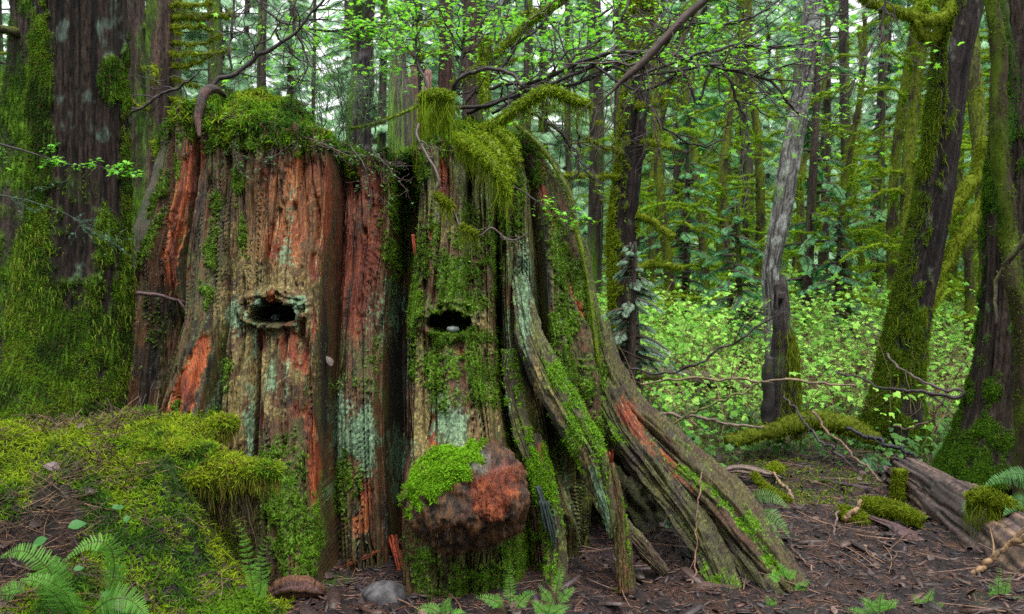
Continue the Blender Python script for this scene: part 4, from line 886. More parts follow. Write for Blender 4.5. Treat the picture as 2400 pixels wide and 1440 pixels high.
# roots and dead fronds hanging beneath it
mb = MB(); m = 2600; u = rng.uniform(0, 1, m); a = P(230, 1120, 3.98); b = P(600, 1130, 3.92); p = a[None]*(1-u[:, None]) + b[None]*u[:, None] + rvec(m, .03)
hairs(mb, p, rng.uniform(.04, .26, m)*(.3 + .7*np.abs(np.sin(u*23))), .0028, mixc(C(.05,.03,.02), mixc(C(.20,.10,.05), MOSS*.7, ss(.4, .6, rng.uniform(0, 1, m))), rng.uniform(0, 1, m)), 6, .22)
o = child(mb, 'hanging_rootlets', M_chip, t)
# moss cushion and curl of bark at the stump's left foot
def cushion(name, label, cat, px, py, Y, r, col, seed, n=2600, size=.022, flat=(1, 1, .7), m0=M_crust):
    c0 = P(px, py, Y); s = IV4; k = 1 + .35*fbm(s[:, 0]*2, s[:, 1]*2, s[:, 2]*2, o=3, s=seed)
    v = s*k[:, None]*np.array(r) + c0; t = thing(name, label, cat, c0)
    child(MB().add(v, IF4, col*.45), 'cushion', m0, t)
    mm = MB(); i = rng.choice(len(v), n, replace=True); j = s[i]; ok = (j[:, 2] > -.3); tufts(mm, v[i][ok], j[ok]/np.array(r)*np.mean(r) + [0, 0, .4], size, mixc(col*.8, col*1.2, rng.uniform(0, 1, ok.sum())), 3, .13, 0, .6, .9)
    child(mm, 'fronds', M_moss, t); return t
cushion('moss_cushion', 'low moss cushion at the bottom of the bank, left of the stump\'s left foot', 'moss', 470, 1450, 3.5, (.26,.24,.06), MOSS*.8, 520, 7000)
cushion('moss_cushion', 'small round moss ball on the bare ground below the mossy root wad', 'moss', 1817, 1100, 6.4, (.05,.05,.04), MOSSY, 521, 800, .02)
# ------------------------------------------------------------------ fallen log on the right and bark slabs
t = thing('fallen_log', 'bare grey brown fallen log with a broken end, lying right of the path', 'log', gpt(2250, 5.2))
p, r = px_path([(2124,1118,6.0,56),(2140,1128,5.9,60),(2190,1158,5.65,68),(2260,1210,5.25,82),(2340,1272,4.85,96),(2440,1350,4.45,112),(2560,1450,4.1,124)], 200, .01, 540)
jj = lambda th, arc, R: -.02*ss(.05, 0, np.abs(fbm(np.cos(th)*3, np.sin(th)*3, arc*.9, o=3, s=548))) + R*(.16*fbm(np.cos(th)*2, np.sin(th)*2, arc*1.2, o=3, s=541)) + .012*fbm(np.cos(th)*9, np.sin(th)*9, arc*1.6, o=4, s=542) - R*.16*ss(.62, .60, arc)*ss(.2, .5, fbm(np.cos(th)*1.5, np.sin(th)*1.5, s=543)+.35)
v, f, th, arc = tube_arrays(p, r, 130, 1, jj)
v[:3] += ss(.3, 0, arc[:3])[..., None]*0
st = fbm(np.cos(th)*8, np.sin(th)*8, arc*1.4, o=4, s=544); c = mixc(C(.11,.072,.066), C(.03,.02,.02), ss(-.25, .25, st)); c = mixc(c, C(.26,.17,.11), ss(.15, .4, fbm(np.cos(th)*3, np.sin(th)*3, arc*2, o=4, s=545))*.7)
N = grid_normals(v); c = mixc(c, C(.03,.022,.022), ss(-.1, -.6, N[..., 2])*0 + ss(.25, .4, fbm(th*6, arc*.8, o=2, s=546))*.6)
v[:2, :, :] += (rng.normal(0, .02, v[:2].shape)); child(MB().add(v, f, c), 'log_body', M_log, t)
limb_part(t, [(2268,1172,4.75,11),(2300,1158,4.72,15),(2335,1172,4.7,17),(2368,1188,4.72,13),(2400,1205,4.8,8)], 40, .006, 1.0, .26, 5200, 547, 'mossy_stub', .02, 1.6)
t = thing('mossy_stake', 'short upright stake wrapped in moss at the end of the fallen log', 'stake', gpt(2106, 5.75))
limb_part(t, [(2108,1196,5.75,15),(2106,1150,5.75,15),(2110,1100,5.75,13)], 30, .006, 1.0, .05, 5200, 548, 'stake_body', .02); limb_part(t, [(2122,1150,5.74,6),(2123,1125,5.74,7),(2121,1104,5.74,5)], 10, .002, .0, 0, 10, 549, 'bare_side', bark=C(.14,.05,.07))
for k, (q, lab) in enumerate([([(2020,1180,5.3,10),(2060,1188,5.25,19),(2110,1200,5.15,18),(2160,1222,5.05,12)], 'thick moss covered stick beside the fallen log, longer one of two'), ([(1962,1195,5.3,10),(1990,1208,5.25,19),(2030,1222,5.2,14),(2045,1228,5.2,8)], 'stubby moss covered stick beside the fallen log, shorter one of two'),
                             ([(1765,1110,6,5),(1790,1140,5.9,6),(1830,1165,5.7,7),(1850,1176,5.6,4)], 'thin mossy stick on the bare ground right of the long root')]):
    t = thing('mossy_stick', lab, 'stick', P(q[1][0], q[1][1], q[1][2]+.02)); limb_part(t, q, 30, .006, 1.0, .03, 5600, 550+k, 'stick_body', .018)
def slab(label, pts, col, seed, wf=.32, name='bark_slab'):
    p, r = px_path(pts, 60, .008, seed); mb = MB()
    tv, f, th, arc = tube_arrays(p, r, 30, 1, lambda a, b, R: R*(.7*fbm(np.cos(a)*3, np.sin(a)*3, b*2, o=3, s=seed) + .4*fbm(np.cos(a)*8, np.sin(a)*8, b*5, o=3, s=seed)))
    tv[..., 2] = p[np.clip(np.arange(len(tv))-1, 0, len(p)-1)][:, None, 2] + (tv[..., 2] - p[np.clip(np.arange(len(tv))-1, 0, len(p)-1)][:, None, 2])*wf
    c = mixc(col, col*.3, ss(-.2, .3, fbm(np.cos(th)*8, np.sin(th)*8, arc*1.5, o=3, s=seed+1))); c = mixc(c, PURP*1.3, ss(.2, .5, fbm(th*4, arc*3, o=2, s=seed+2))*.6)
    mb.add(tv, f, c); tag(mb.build(name, M_wood), label, 'bark')
SB = C(.10, .055, .06)
slab('long rotten strip of purple brown bark running from the mossy sticks to the lower right', [(2040,1212,5.2,10),(2110,1240,5.05,22),(2180,1285,4.85,28),(2260,1350,4.55,30),(2330,1400,4.35,22)], SB, 560)
slab('rotten bark strip lying parallel below the long strip', [(1990,1248,5.15,8),(2060,1262,5.0,16),(2130,1290,4.85,18),(2190,1320,4.7,10)], SB*.9, 563)
slab('narrow dark bark strip lying across the moss patch behind the sticks', [(1950,1130,6.2,6),(2010,1140,6.1,12),(2070,1152,6.0,12),(2110,1156,5.9,6)], C(.11,.055,.085), 566)
slab('wide bark strip at the foot of the fallen log', [(2170,1270,5.0,10),(2240,1330,4.7,26),(2310,1400,4.45,34),(2380,1460,4.25,30)], SB*.8, 569)
slab('flat grey wooden chunk at the tail of the long root', [(1690,1105,6.3,10),(1740,1100,6.3,24),(1800,1112,6.2,16),(1830,1120,6.2,6)], C(.2,.14,.12), 572)
slab('dark bark piece lying in the hollow between the two halves of the stump', [(810,1320,4.55,5),(860,1300,4.6,14),(920,1275,4.65,10),(940,1262,4.7,4)], C(.09,.05,.04), 575)
slab('curled slab of rotten bark lying against the left foot of the stump', [(632,1398,4.0,14),(665,1380,3.98,26),(700,1374,3.97,28),(740,1384,4.0,20),(760,1392,4.05,8)], C(.14,.06,.035), 531, .8)
slab('red brown bark piece in front of the hollow between the two halves', [(750,1418,3.95,6),(790,1425,3.9,12),(830,1432,3.88,6)], C(.20,.09,.05), 578)
# sticks
def stick(label, pts, col, seed, n=40, wob=.015, name='stick', seg=8):
    p, r = px_path(pts, n*2, wob, seed); p = p + fbm(np.arange(n*2)[:, None]*.22, np.arange(3)[None]*7., o=2, s=seed)*.02; r = r*(.72 + .3*fbm(np.arange(n*2)*.15, 0, o=2, s=seed+1)); mb = MB()
    for _ in range(int(rng.integers(1, 5)) if len(pts) > 3 else 0):
        k_ = int(rng.integers(n//2, n*2-4)); e_ = p[k_] + (p[k_+3]-p[k_]) / (np.linalg.norm(p[k_+3]-p[k_])+1e-6)*rng.uniform(.05, .25) + rng.normal(0, .07, 3); q_ = spline(np.array([p[k_], (p[k_]+e_)/2 + rng.normal(0, .012, 3), e_]), 12); tube(mb, q_, r[k_]*.55*(1-np.linspace(0, 1, 12)*.8), col*.7, 5)
    tube(mb, p, r, lambda v, th, arc: mixc(col, col*.4, ss(-.1, .35, fbm(th, arc*25, o=3, s=seed))), seg); return tag(mb.build(name, M_twig), label, 'stick')
stick('pale tan stick leaning against the fallen log at lower right', [(2255,1365,4.35,9),(2300,1330,4.35,11),(2350,1285,4.35,10),(2400,1262,4.3,10),(2440,1235,4.3,9)], C(.30,.18,.09), 580)
stick('long thin stick lying across the foot of the pale leaning stick', [(2262,1368,4.2,4),(2330,1365,4.2,5),(2400,1355,4.2,5),(2450,1350,4.2,5)], C(.14,.09,.08), 581)
stick('pale broken stick standing out of the shorter mossy stick', [(1975,1222,5.22,6),(1995,1205,5.2,8),(2018,1178,5.2,6)], C(.36,.22,.13), 582)
stick('curved dark twig standing in the middle of the bare path', [(1965,1195,5.1,4),(1955,1230,5.0,4),(1960,1280,4.85,4),(1985,1320,4.7,4),(2030,1350,4.55,3),(2060,1355,4.5,2)], C(.15,.09,.09), 583)
stick('pale fallen stick pointing at the small moss ball', [(1805,1105,6.2,4),(1830,1130,6.0,5),(1858,1168,5.75,5)], C(.36,.24,.15), 584)
stick('thin bent twig on the path, nearest to the long root', [(1850,1270,4.7,2),(1890,1320,4.5,3),(1940,1370,4.3,3),(1990,1410,4.15,2)], C(.2,.12,.1), 585)
stick('thin pale stem drooping over the long root of the stump', [(1640,1110,4.5,2.5),(1634,1180,4.42,2.5),(1632,1260,4.36,2.5),(1634,1310,4.33,2.5),(1620,1380,4.2,3),(1608,1415,4.15,2)], C(.30,.16,.11), 586)
stick('small stub of wood lying on the stones right of the long root', [(1915,1315,4.7,5),(1925,1330,4.65,6),(1935,1338,4.6,3)], C(.42,.26,.16), 587)
# stones on the ground
def stone(label, px, py, Y, r, seed, col=C(.16,.15,.17)):
    q = IV4*(1 + .3*fbm(IV4[:, 0]*1.6, IV4[:, 1]*1.6, IV4[:, 2]*1.6, o=3, s=seed))[:, None]*np.array(r) + P(px, py, Y)
    n_ = fbm(q[:, 0]*25, q[:, 1]*25, q[:, 2]*25, o=3, s=seed+1); c = mixc(col, col*.4, ss(-.2, .3, n_)); c = mixc(c, MOSS*.8, ss(.0, .3, fbm(q[:, 0]*9, q[:, 1]*9, q[:, 2]*9, o=2, s=seed+2)+(px < 1000)*ss(P(px, py, Y)[2]+.02, P(px, py, Y)[2]-.05, q[:, 2])*.4)*.8)
    tag(MB().add(q, IF4, c).build('stone', M_stone), label, 'stone')
stone('large dark wet stone with a mossy foot, between the two feet of the stump', 900, 1405, 4.0, (.10,.09,.085), 600, C(.075,.07,.08))
stone('bluish stone on the path, small and upright', 1912, 1290, 4.8, (.022,.018,.024), 603, C(.3,.33,.4)); stone('flat grey stone on the path near the moss patch', 1995, 1362, 4.35, (.05,.045,.02), 606)
stone('small flat stone beside the curved dark twig', 1880, 1355, 4.45, (.03,.03,.014), 609); stone('mossy stone at the lower right by the ferns', 2265, 1405, 4.15, (.05,.05,.04), 612)
stone('pale stone in the undergrowth at the lower left by the ferns', 145, 1435, 3.35, (.022,.02,.02), 615, C(.36,.38,.42))

# fallen logs in the thicket and the mossy root wad
def thick_log(name, label, pts, seed, col, moss):
    t = thing(name, label, 'log', P(*pts[len(pts)//2][:3])); mb, mh = MB(), MB(); p, r = px_path(pts, 50, .03, seed); mossy_limb(mb, mh, p, r, moss, .08, 500, 14, bark=col, tuft=.03); child(mb, 'log_body', M_bark, t)
    if mh.v: child(mh, 'moss', M_moss, t)
thick_log('fallen_log', 'grey fallen log lying in the thicket left of the charred snag', [(1480,876,9,16),(1580,882,9,17),(1680,895,9,17),(1760,905,8.9,12)], 620, C(.16,.14,.11), .35)
thick_log('fallen_log', 'long pale mossy log in the thicket right of the charred snag', [(1910,935,9,18),(2010,945,9,18),(2130,965,8.9,18),(2330,985,8.7,18)], 625, C(.16,.14,.10), .6)
thick_log('fallen_log', 'low log green with moss at the near edge of the thicket', [(1700,1040,6.9,12),(1800,1010,7.0,18),(1900,985,7.0,22),(1985,1000,6.9,22),(2060,1030,6.7,14)], 630, C(.05,.04,.03), 1.0)
for k, (q, lab) in enumerate([([(1500,900,7.2,4),(1600,890,7.0,4),(1700,885,6.8,4),(1780,893,6.7,4),(1900,893,6.7,4),(2010,905,6.6,3)], 'long pale horizontal stick crossing in front of the charred snag'),
    ([(1480,870,6.8,3),(1600,870,6.6,4),(1720,800,6.5,4),(1820,735,6.4,2)], 'dark straight stick rising toward the charred snag from the left'), ([(1480,960,7,4),(1600,975,6.8,5),(1700,990,6.7,5),(1790,1000,6.6,4)], 'grey stick lying low in front of the thicket'),
    ([(1960,870,6.6,3),(2050,900,6.4,4),(2130,920,6.2,5),(2230,925,6.1,6),(2320,912,6.05,6)], 'dark branch reaching from the massive right trunk, lower of two'), ([(2080,830,6.6,3),(2120,870,6.4,4),(2190,905,6.2,5),(2260,915,6.1,5),(2320,908,6.05,6)], 'grey branch reaching from the massive right trunk, upper of two'),
    ([(1560,1000,6.4,3),(1640,960,6.3,4),(1720,925,6.2,4),(1790,890,6.2,3)], 'mossy thin stick slanting before the thicket'), ([(1840,930,6.6,3),(1900,1010,6.3,4),(1960,1060,6.1,4),(2010,1110,6,3)], 'dark thin stick leaning on the low mossy log'), ([(1900,960,6.5,4),(1960,1030,6.2,4),(2070,1130,5.8,4)], 'brown thin stick leaning on the low mossy log'),
    ([(1990,1010,6.4,7),(2060,1030,6.3,7),(2130,1060,6.2,7),(2150,1075,6.2,3)], 'short black stick running toward the broken end of the fallen log'), ([(2100,1000,6.6,4),(2180,980,6.4,3),(2260,850,6.3,2)], 'thin brown stick rising behind the fallen log')]):
    stick(lab, q, (C(.30,.22,.13), C(.05,.03,.035), C(.24,.18,.14), C(.05,.035,.04), C(.15,.11,.10), C(.16,.17,.05), C(.06,.04,.05), C(.2,.12,.08), C(.02,.018,.03), C(.16,.1,.08))[k], 640+k, name='dead_stick', wob=.04)

# ------------------------------------------------------------------ undergrowth: salmonberry thicket on the right
mb, ml = MB(), MB()
def thicket(nst, xr, yr, hmax, leaf, nleaf, seed, stemc=(C(.42,.27,.15), C(.16,.10,.06)), leafc=(C(.13,.38,.035), C(.44,.78,.13))):
    global mb, ml
    m = nst; x = rng.uniform(*xr, m); y = rng.uniform(*yr, m); k = (np.abs(x) < y*.62 + 1); x, y = x[k], y[k]; m = len(x)
    z = gh(x, y); h = hmax*rng.uniform(.35, 1.1, m); a = rng.uniform(0, 2*pi, m); ln = rng.uniform(.1, 1.5, m)*h
    t = np.linspace(0, 1, 7)[None]; bx = x[:, None] + np.cos(a)[:, None]*ln[:, None]*t**1.8; by = y[:, None] + np.sin(a)[:, None]*ln[:, None]*t**1.8
    bz = z[:, None] + h[:, None]*(t - .25*t**3*rng.uniform(0, 1.5, (m, 1)))
    ctr = np.stack([bx, by, bz], -1) + rng.normal(0, .025, (m, 7, 3)); r = .006*rng.uniform(.4, 1.3, m)[:, None]*(1-.6*t)
    ring = np.array([[1, 0, 0], [-.5, .8, 0], [-.5, -.8, 0]]); v = ctr[:, :, None] + ring[None, None]*r[..., None, None]
    f = grid_faces(7, 3); mb.add(v.reshape(-1, 3), (f[None] + (np.arange(m)*21)[:, None, None]).reshape(-1, 4), np.repeat(mixc(*stemc, rng.uniform(0, 1, m)), 21, 0))
    i = rng.integers(0, m, m*nleaf); u = rng.uniform(.25, 1, m*nleaf)**.6*6; k0 = np.minimum(u.astype(int), 5); w = (u-k0)[:, None]
    pos = ctr[i, k0]*(1-w) + ctr[i, k0+1]*w + rvec(len(i), .05)*[1, 1, .6]
    cc = mixc(leafc[0], leafc[1], np.clip(rng.uniform(-.2, 1, len(i)) + fbm(pos[:, 0]*1.5, pos[:, 1]*1.5, s=seed)*.6, 0, 1))
    d = np.tile([0, -.25, 1.], (len(i), 1)) + rvec(len(i), .35)
    tv, tf = TRI; scatter(ml, tv, tf, pos, rot_to(d, rng.uniform(0, 6.28, len(i))), leaf*rng.uniform(.5, 1.25, len(i)), cc)
thicket(900, (.9, 8.5), (7.4, 10.5), .85, .046, 6, 1)
thicket(1900, (1.0, 11), (9.5, 14.5), 1.4, .047, 11, 2)
thicket(650, (.9, 9), (7.3, 11), 1.25, .036, 1, 5, stemc=(C(.42,.28,.16), C(.14,.08,.05)))
thicket(1100, (.8, 16), (14, 21), 1.6, .062, 13, 3)
thicket(500, (-9, 1.5), (9.5, 20), .8, .08, 8, 4)
th_ = thing('salmonberry_thicket', 'tangled bright green salmonberry thicket on thin tan stems behind the stump', 'thicket', (4, 10, 0)); th_['kind'] = 'stuff'
for b_, nm, mt in ((mb, 'stems', M_twig), (ml, 'leaves', M_leaf)): o = child(b_, nm, mt, th_); o['kind'] = 'stuff'
# low herbs and ground plants at the thicket's edge
mb = MB(); p = litter(5200, (.6, 6.5), (5.8, 10), lambda x, y: (fbm(x*1.4, y*1.4, o=3, s=651) + (y-6.9)*.3 > -.05)); m = len(p)
cc = mixc(C(.04,.14,.03), C(.13,.32,.06), rng.uniform(0, 1, m)); tv, tf = TRI
scatter(mb, tv, tf, p + np.stack([0*cc[:, 0], 0*cc[:, 0], rng.uniform(.02, .22, m)], 1), rot_to(np.tile([0, -.4, 1.], (m, 1)) + rvec(m, .35), rng.uniform(0, 6.28, m)), rng.uniform(.02, .06, m), cc)
g = rng.integers(0, m, 2500); hairs(mb, p[g] + [0, 0, .16], np.full(2500, .2), .002, C(.12,.2,.05), 3, .2)
tag(mb.build('ground_herbs', M_leaf), 'low green herbs growing along the near edge of the thicket', 'herbs', kind='stuff')
mb = MB(); p = litter(26000, (.7, 6), (4.0, 9.5), lambda x, y: (fbm(x*1.3, y*1.3, o=3, s=652) + .42*ss(5.4, 7.4, y) - .36 > 0)); m = len(p)
tufts(mb, p, np.tile([0, -.2, .9], (m, 1)), .026, mixc(MOSS, MOSSY, rng.uniform(0, 1, m)), 2, .16, 0, .7, .9)
tag(mb.build('ground_moss', M_moss), 'yellow green moss patches on the bare forest floor', 'moss', kind='stuff')

# ------------------------------------------------------------------ conifers
def spray_t(k=9):
    """flat drooping conifer spray along +x with side leaflets"""
    v, f = [], []
    def strip(a, b, w):
        n = len(v); d = np.array(b) - a; s = np.array([-d[1], d[0], 0]); s = s/(np.linalg.norm(s)+1e-9)*w
        v.extend([a - s*.5, (a+b)/2 + s, np.array(b), (a+b)/2 - s]); f.append([n, n+3, n+2, n+1])
    strip(np.zeros(3), np.array([1, 0, -.18]), .035)
    for i in range(k):
        t = (i+.6)/k*.9; L = .42*math.sin(pi*min(1, .25+t*.75))+.06; a = np.array([t, 0, -.18*t*t])
        for s in (-1, 1): strip(a, a + np.array([L*.75, s*L*.8, -.10]), .028)
    return np.array(v), np.array(f)
SPR = spray_t()
def crown(seed, H=13, R=2.3, nb=95, lo=.08, ns=26, size=.42, colr=(C(.025,.09,.05), C(.10,.24,.12)), thin=0.0):
    """crown of drooping flat branches round a stem of height H; returns foliage and limb meshes"""
    r_ = np.random.default_rng(seed); ml, mw = MB(), MB()
    for b in range(nb):
        z = H*(lo + (1-lo)*(b + r_.uniform(0, 1))/nb); L = R*(1.08 - (z/H)**1.5)*r_.uniform(.55, 1.1)
        a = r_.uniform(0, 2*pi); t = np.linspace(0, 1, 8); d = np.array([math.cos(a), math.sin(a)])
        zz = z + L*(.10*t - (.30 + .15*r_.uniform())*t**2); xy = d[None]*(L*t)[:, None]; sd = np.array([-d[1], d[0]])
        path = np.column_stack([xy + sd[None]*(.10*L*np.sin(t*3 + r_.uniform(0, 6)))[:, None], zz]); tube(mw, path, .02*(1-t*.8)+.004, C(.06,.05,.035), 4)
        if r_.uniform() < thin: continue
        n = int(ns*L/R) + 4; u = r_.uniform(.2, 1, n); k0 = np.minimum((u*7).astype(int), 6); w = (u*7-k0)[:, None]; p = path[k0]*(1-w) + path[k0+1]*w
        sa = np.where(r_.uniform(size=n) < .5, 1, -1)*r_.uniform(.15, 1.2, n) + a; x_ = np.stack([np.cos(sa), np.sin(sa), -.28 + 0*sa - r_.uniform(0, .4, n)], 1); x_ /= np.linalg.norm(x_, axis=1)[:, None]
        zv = np.array([0, 0, 1.]) + r_.normal(0, .4, (n, 3)); y_ = np.cross(zv, x_); y_ /= np.linalg.norm(y_, axis=1)[:, None]; z_ = np.cross(x_, y_)
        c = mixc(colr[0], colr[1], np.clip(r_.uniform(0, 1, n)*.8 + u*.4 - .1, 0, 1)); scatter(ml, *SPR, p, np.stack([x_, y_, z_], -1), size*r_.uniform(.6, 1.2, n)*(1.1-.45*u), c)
    return ml, mw
def conifer_proto(name, label, group, seed, **kw):
    t = thing(name, label, 'conifer', (0, 0, 0), 0, group); ml, mw = crown(seed, **kw); H = kw.get('H', 13)
    z = np.linspace(-.3, H, 30); mb = MB(); tr = kw.get('R', 2.3)*.07
    tube(mb, np.stack([0*z + .05*np.sin(z*.6+seed), .05*np.cos(z*.5), z], 1), tr*(1 - z/H*.85)+.01, lambda v, th, arc: mixc(mixc(C(.10,.07,.06), C(.04,.03,.03), ss(-.2, .2, fbm(th*3, arc*3, o=3, s=seed))), MOSS*.8, ss(.1, .4, fbm(th, arc*.8, o=2, s=seed+1))*.8), 14)
    mb.build('trunk', M_bark, t); mw.build('limbs', M_twig, t); ml.build('foliage', M_needle, t); return t
PALE_HAZE = (C(.16,.30,.17), C(.44,.68,.44)); TEAL = (C(.04,.16,.05), C(.20,.48,.20)); GRN = (C(.07,.20,.02), C(.32,.54,.08))  # first pair: far foliage paled in its colour to stand for haze
G1 = 'pale conifers far behind the stump'; G2 = 'dark green conifers deep in the wood'
protos = [conifer_proto('conifer', 'conifer of the far forest wall, coloured pale to stand for haze', G1, 701, H=16, R=3.0, nb=130, ns=70, size=.44, lo=.03, colr=PALE_HAZE),
          conifer_proto('conifer', 'conifer of the far forest wall, coloured pale to stand for haze', G1, 702, H=14, R=2.6, nb=110, ns=60, size=.40, lo=.05, colr=PALE_HAZE, thin=.15),
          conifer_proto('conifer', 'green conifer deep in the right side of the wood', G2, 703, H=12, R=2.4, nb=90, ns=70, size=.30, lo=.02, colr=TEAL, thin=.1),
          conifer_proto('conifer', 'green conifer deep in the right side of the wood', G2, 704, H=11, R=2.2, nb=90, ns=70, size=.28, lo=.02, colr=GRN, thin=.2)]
used = [False]*4
def plant(k, x, y, s):
    o = protos[k]; rz = random.uniform(0, 6.28); z = float(gh(x, y)) - .1
    if not used[k]: used[k] = True; o.location = (x, y, z); o.rotation_euler = (0, 0, rz); o.scale = (s, s, s)
    else: dup(o, (x, y, z), rz, s)
for k, px, Yd in ((2, 1590, 19), (3, 1930, 21), (2, 2180, 24), (3, 1700, 25)): plant(k, (px-1200)/F*Yd, Yd, .9)
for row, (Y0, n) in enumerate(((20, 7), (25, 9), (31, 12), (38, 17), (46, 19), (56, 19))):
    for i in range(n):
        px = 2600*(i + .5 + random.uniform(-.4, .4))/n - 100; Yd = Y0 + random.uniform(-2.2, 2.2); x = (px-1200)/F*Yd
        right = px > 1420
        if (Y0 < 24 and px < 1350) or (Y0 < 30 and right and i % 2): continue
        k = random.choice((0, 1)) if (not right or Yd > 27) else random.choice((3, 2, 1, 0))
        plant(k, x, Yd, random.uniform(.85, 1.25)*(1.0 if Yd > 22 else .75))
# young hemlocks nearer on the right, bluish
def young(label, px, Y, seed, H, R, colr, nb=46, size=.26, lo=.05, name='young_hemlock', ns=22, thin=0):
    t = conifer_proto(name, label, None, seed, H=H, R=R, nb=nb, ns=ns, size=size, lo=lo, colr=colr, thin=thin); g = gpt(px, Y); t.location = tuple(g); t.rotation_euler = (0, 0, seed); return t
young('young blue green hemlock right of the mossy double trunk', 1610, 13.5, 711, 4.2, 1.0, TEAL, 44, .12, .25, ns=120)
young('tall blue green hemlock behind the grey leaning trunk', 1900, 13, 712, 6.5, 1.15, TEAL, 44, .12, .12, ns=120)
young('small silvery cedar sapling under the mossy double trunk', 1478, 8.1, 713, 1.75, .55, (C(.10,.20,.13), C(.30,.42,.32)), 40, .075, .35, 'cedar_sapling', ns=100)
young('small green hemlock sapling in the thicket before the grey leaning trunk', 1720, 11, 714, 2.4, .9, (C(.04,.16,.06), C(.14,.38,.16)), 36, .1, .3, ns=90)
young('young hemlock behind the leaning mossy trunk', 2060, 15, 715, 5.5, 1.0, TEAL, 36, .12, .2, ns=120)
young('small hemlock with light tips between the snag and the leaning mossy trunk', 1960, 12.2, 716, 2.2, .8, (C(.05,.18,.08), C(.16,.42,.22)), 34, .1, .2, ns=90)
young('tall hemlock far left between the mossy trunk and the broad trunk', -40, 11, 717, 7, 1.8, (C(.05,.14,.06), C(.15,.32,.14)), 60, .2, .1, ns=60)

# mossy broadleaf trees of the right side wood
def mossy_proto(seed, H=6.5, nb=15, lean=.3):
    r_ = np.random.default_rng(seed); random.seed(seed)
    t = thing('mossy_maple', 'slim dark tree with arching moss draped branches in the right side wood', 'tree', (0, 0, 0), 0, 'mossy trees in the right side wood')
    z = np.linspace(-.3, H, 60); q = z/H; px = lean*q + .12*np.sin(q*7 + seed); py = .1*np.cos(q*6 + seed); path = np.stack([px, py, z], 1); rad = .085*(1-.6*q) + .03*ss(.4, 0, z)
    mb, mh = MB(), MB(); mossy_limb(mb, mh, path, rad, .55, .07, 240, 12, bark=C(.045,.03,.03), tuft=.035); mb.build('trunk', M_bark, t); 
    for b in range(nb):
        k = int(r_.integers(10, 57)); L = r_.uniform(.6, 2.1)*(1 - .4*q[k]); a = r_.uniform(0, 2*pi); n = 22; s = np.linspace(0, 1, n); up = r_.uniform(-.25, .9)
        pts = path[k][None] + np.stack([np.cos(a + s*r_.normal(0, .5))*L*s, np.sin(a + s*r_.normal(0, .5))*L*s, L*(up*s - (.3+up*.5)*s**2)*1.0], 1) + np.cumsum(r_.normal(0, .022, (n, 3)), 0)
        bm_, m2 = MB(), MB(); mossy_limb(bm_, bm_, pts, (.017*(1-s*.75)+.004), .85, .09, 260, 6, tuft=.026, hangs=.7, col=mixc(MOSSY, MOSSB, r_.uniform(.1, .8)))
        for c in range(3):
            j = int(r_.integers(6, n-3)); L2 = L*r_.uniform(.2, .5); a2 = a + r_.uniform(-1.3, 1.3); s2 = np.linspace(0, 1, 10)
            pts2 = pts[j][None] + np.stack([np.cos(a2)*L2*s2, np.sin(a2)*L2*s2, L2*(r_.uniform(-.8, .6)*s2)], 1) + np.cumsum(r_.normal(0, .02, (10, 3)), 0)
            mossy_limb(bm_, bm_, pts2, .008*(1-s2*.7)+.002, .8, .07, 220, 5, tuft=.022, col=mixc(MOSSY, MOSSB, .4))
        bm_.build('branch', M_moss, t)
    mh.build('moss', M_moss, t); return t
mp = [mossy_proto(721), mossy_proto(722, 7, 17, -.5), mossy_proto(723, 5.5, 14, .7), mossy_proto(724, 6, 16, .1)]
spots = [(1560,13),(1640,14.5),(1520,17),(1705,12.6),(1760,15),(1655,18),(1840,17),(1985,12.5),(2030,16),(2080,11.5),(2120,14),(2165,18),(2210,12.5),(2265,10.5),(2310,15),(2350,12),(2400,17),(2440,11),(1880,19),(2240,16),(2150,10.6),(2290,8.6)]
random.seed(5)
for i, (px, Yd) in enumerate(spots):
    g = gpt(px, Yd); o = mp[i % 4]
    if i < 4: o.location = tuple(g); o.rotation_euler = (0, 0, random.uniform(0, 6.28))
    else: dup(o, g, random.uniform(0, 6.28), random.uniform(.8, 1.15))
# thin dark stems deep in the wood
t0 = thing('slender_trunk', 'thin dark conifer stem deep in the wood', 'tree', (0, 0, 0), 0, 'slender stems deep in the wood'); mb = MB()
z = np.linspace(-.3, 13, 50); tube(mb, np.stack([.06*np.sin(z*.8), .05*np.cos(z*.7), z], 1), .12*(1 - z*.04), lambda v, th, arc: mixc(mixc(C(.07,.055,.045), C(.02,.016,.015), ss(-.2, .2, fbm(th*4, arc*4, o=3, s=730))), MOSS*.9, ss(.0, .35, fbm(th, arc*.9, o=2, s=731))*.8), 16); mb.build('trunk', M_bark, t0)
mb = MB()
for k in range(22):
    zz = random.uniform(1, 9); a = random.uniform(0, 6.28); L = random.uniform(.4, 1.3); s = np.linspace(0, 1, 8); mossy_limb(mb, mb, np.stack([np.cos(a)*L*s, np.sin(a)*L*s, zz + .1*L*s - .3*L*s*s], 1), .014*(1-s*.7), .6, .05, 120, 4, tuft=.03)
mb.build('dead_limbs', M_moss, t0)
st = [(15,14),(-15,9),(625,21),(585,24),(740,26),(900,24),(1235,20),(1330,24),(1390,14),(1690,21),(1745,18),(1975,15),(2055,20),(2190,15),(1440,19),(500,15),(430,19),(330,15),(250,18)]
for i, (px, Yd) in enumerate(st):
    g = gpt(px, Yd)
    if i == 0: t0.location = tuple(g)
    else: dup(t0, g, random.uniform(0, 6.28), (random.uniform(.55, 1.25),)*2 + (1,))

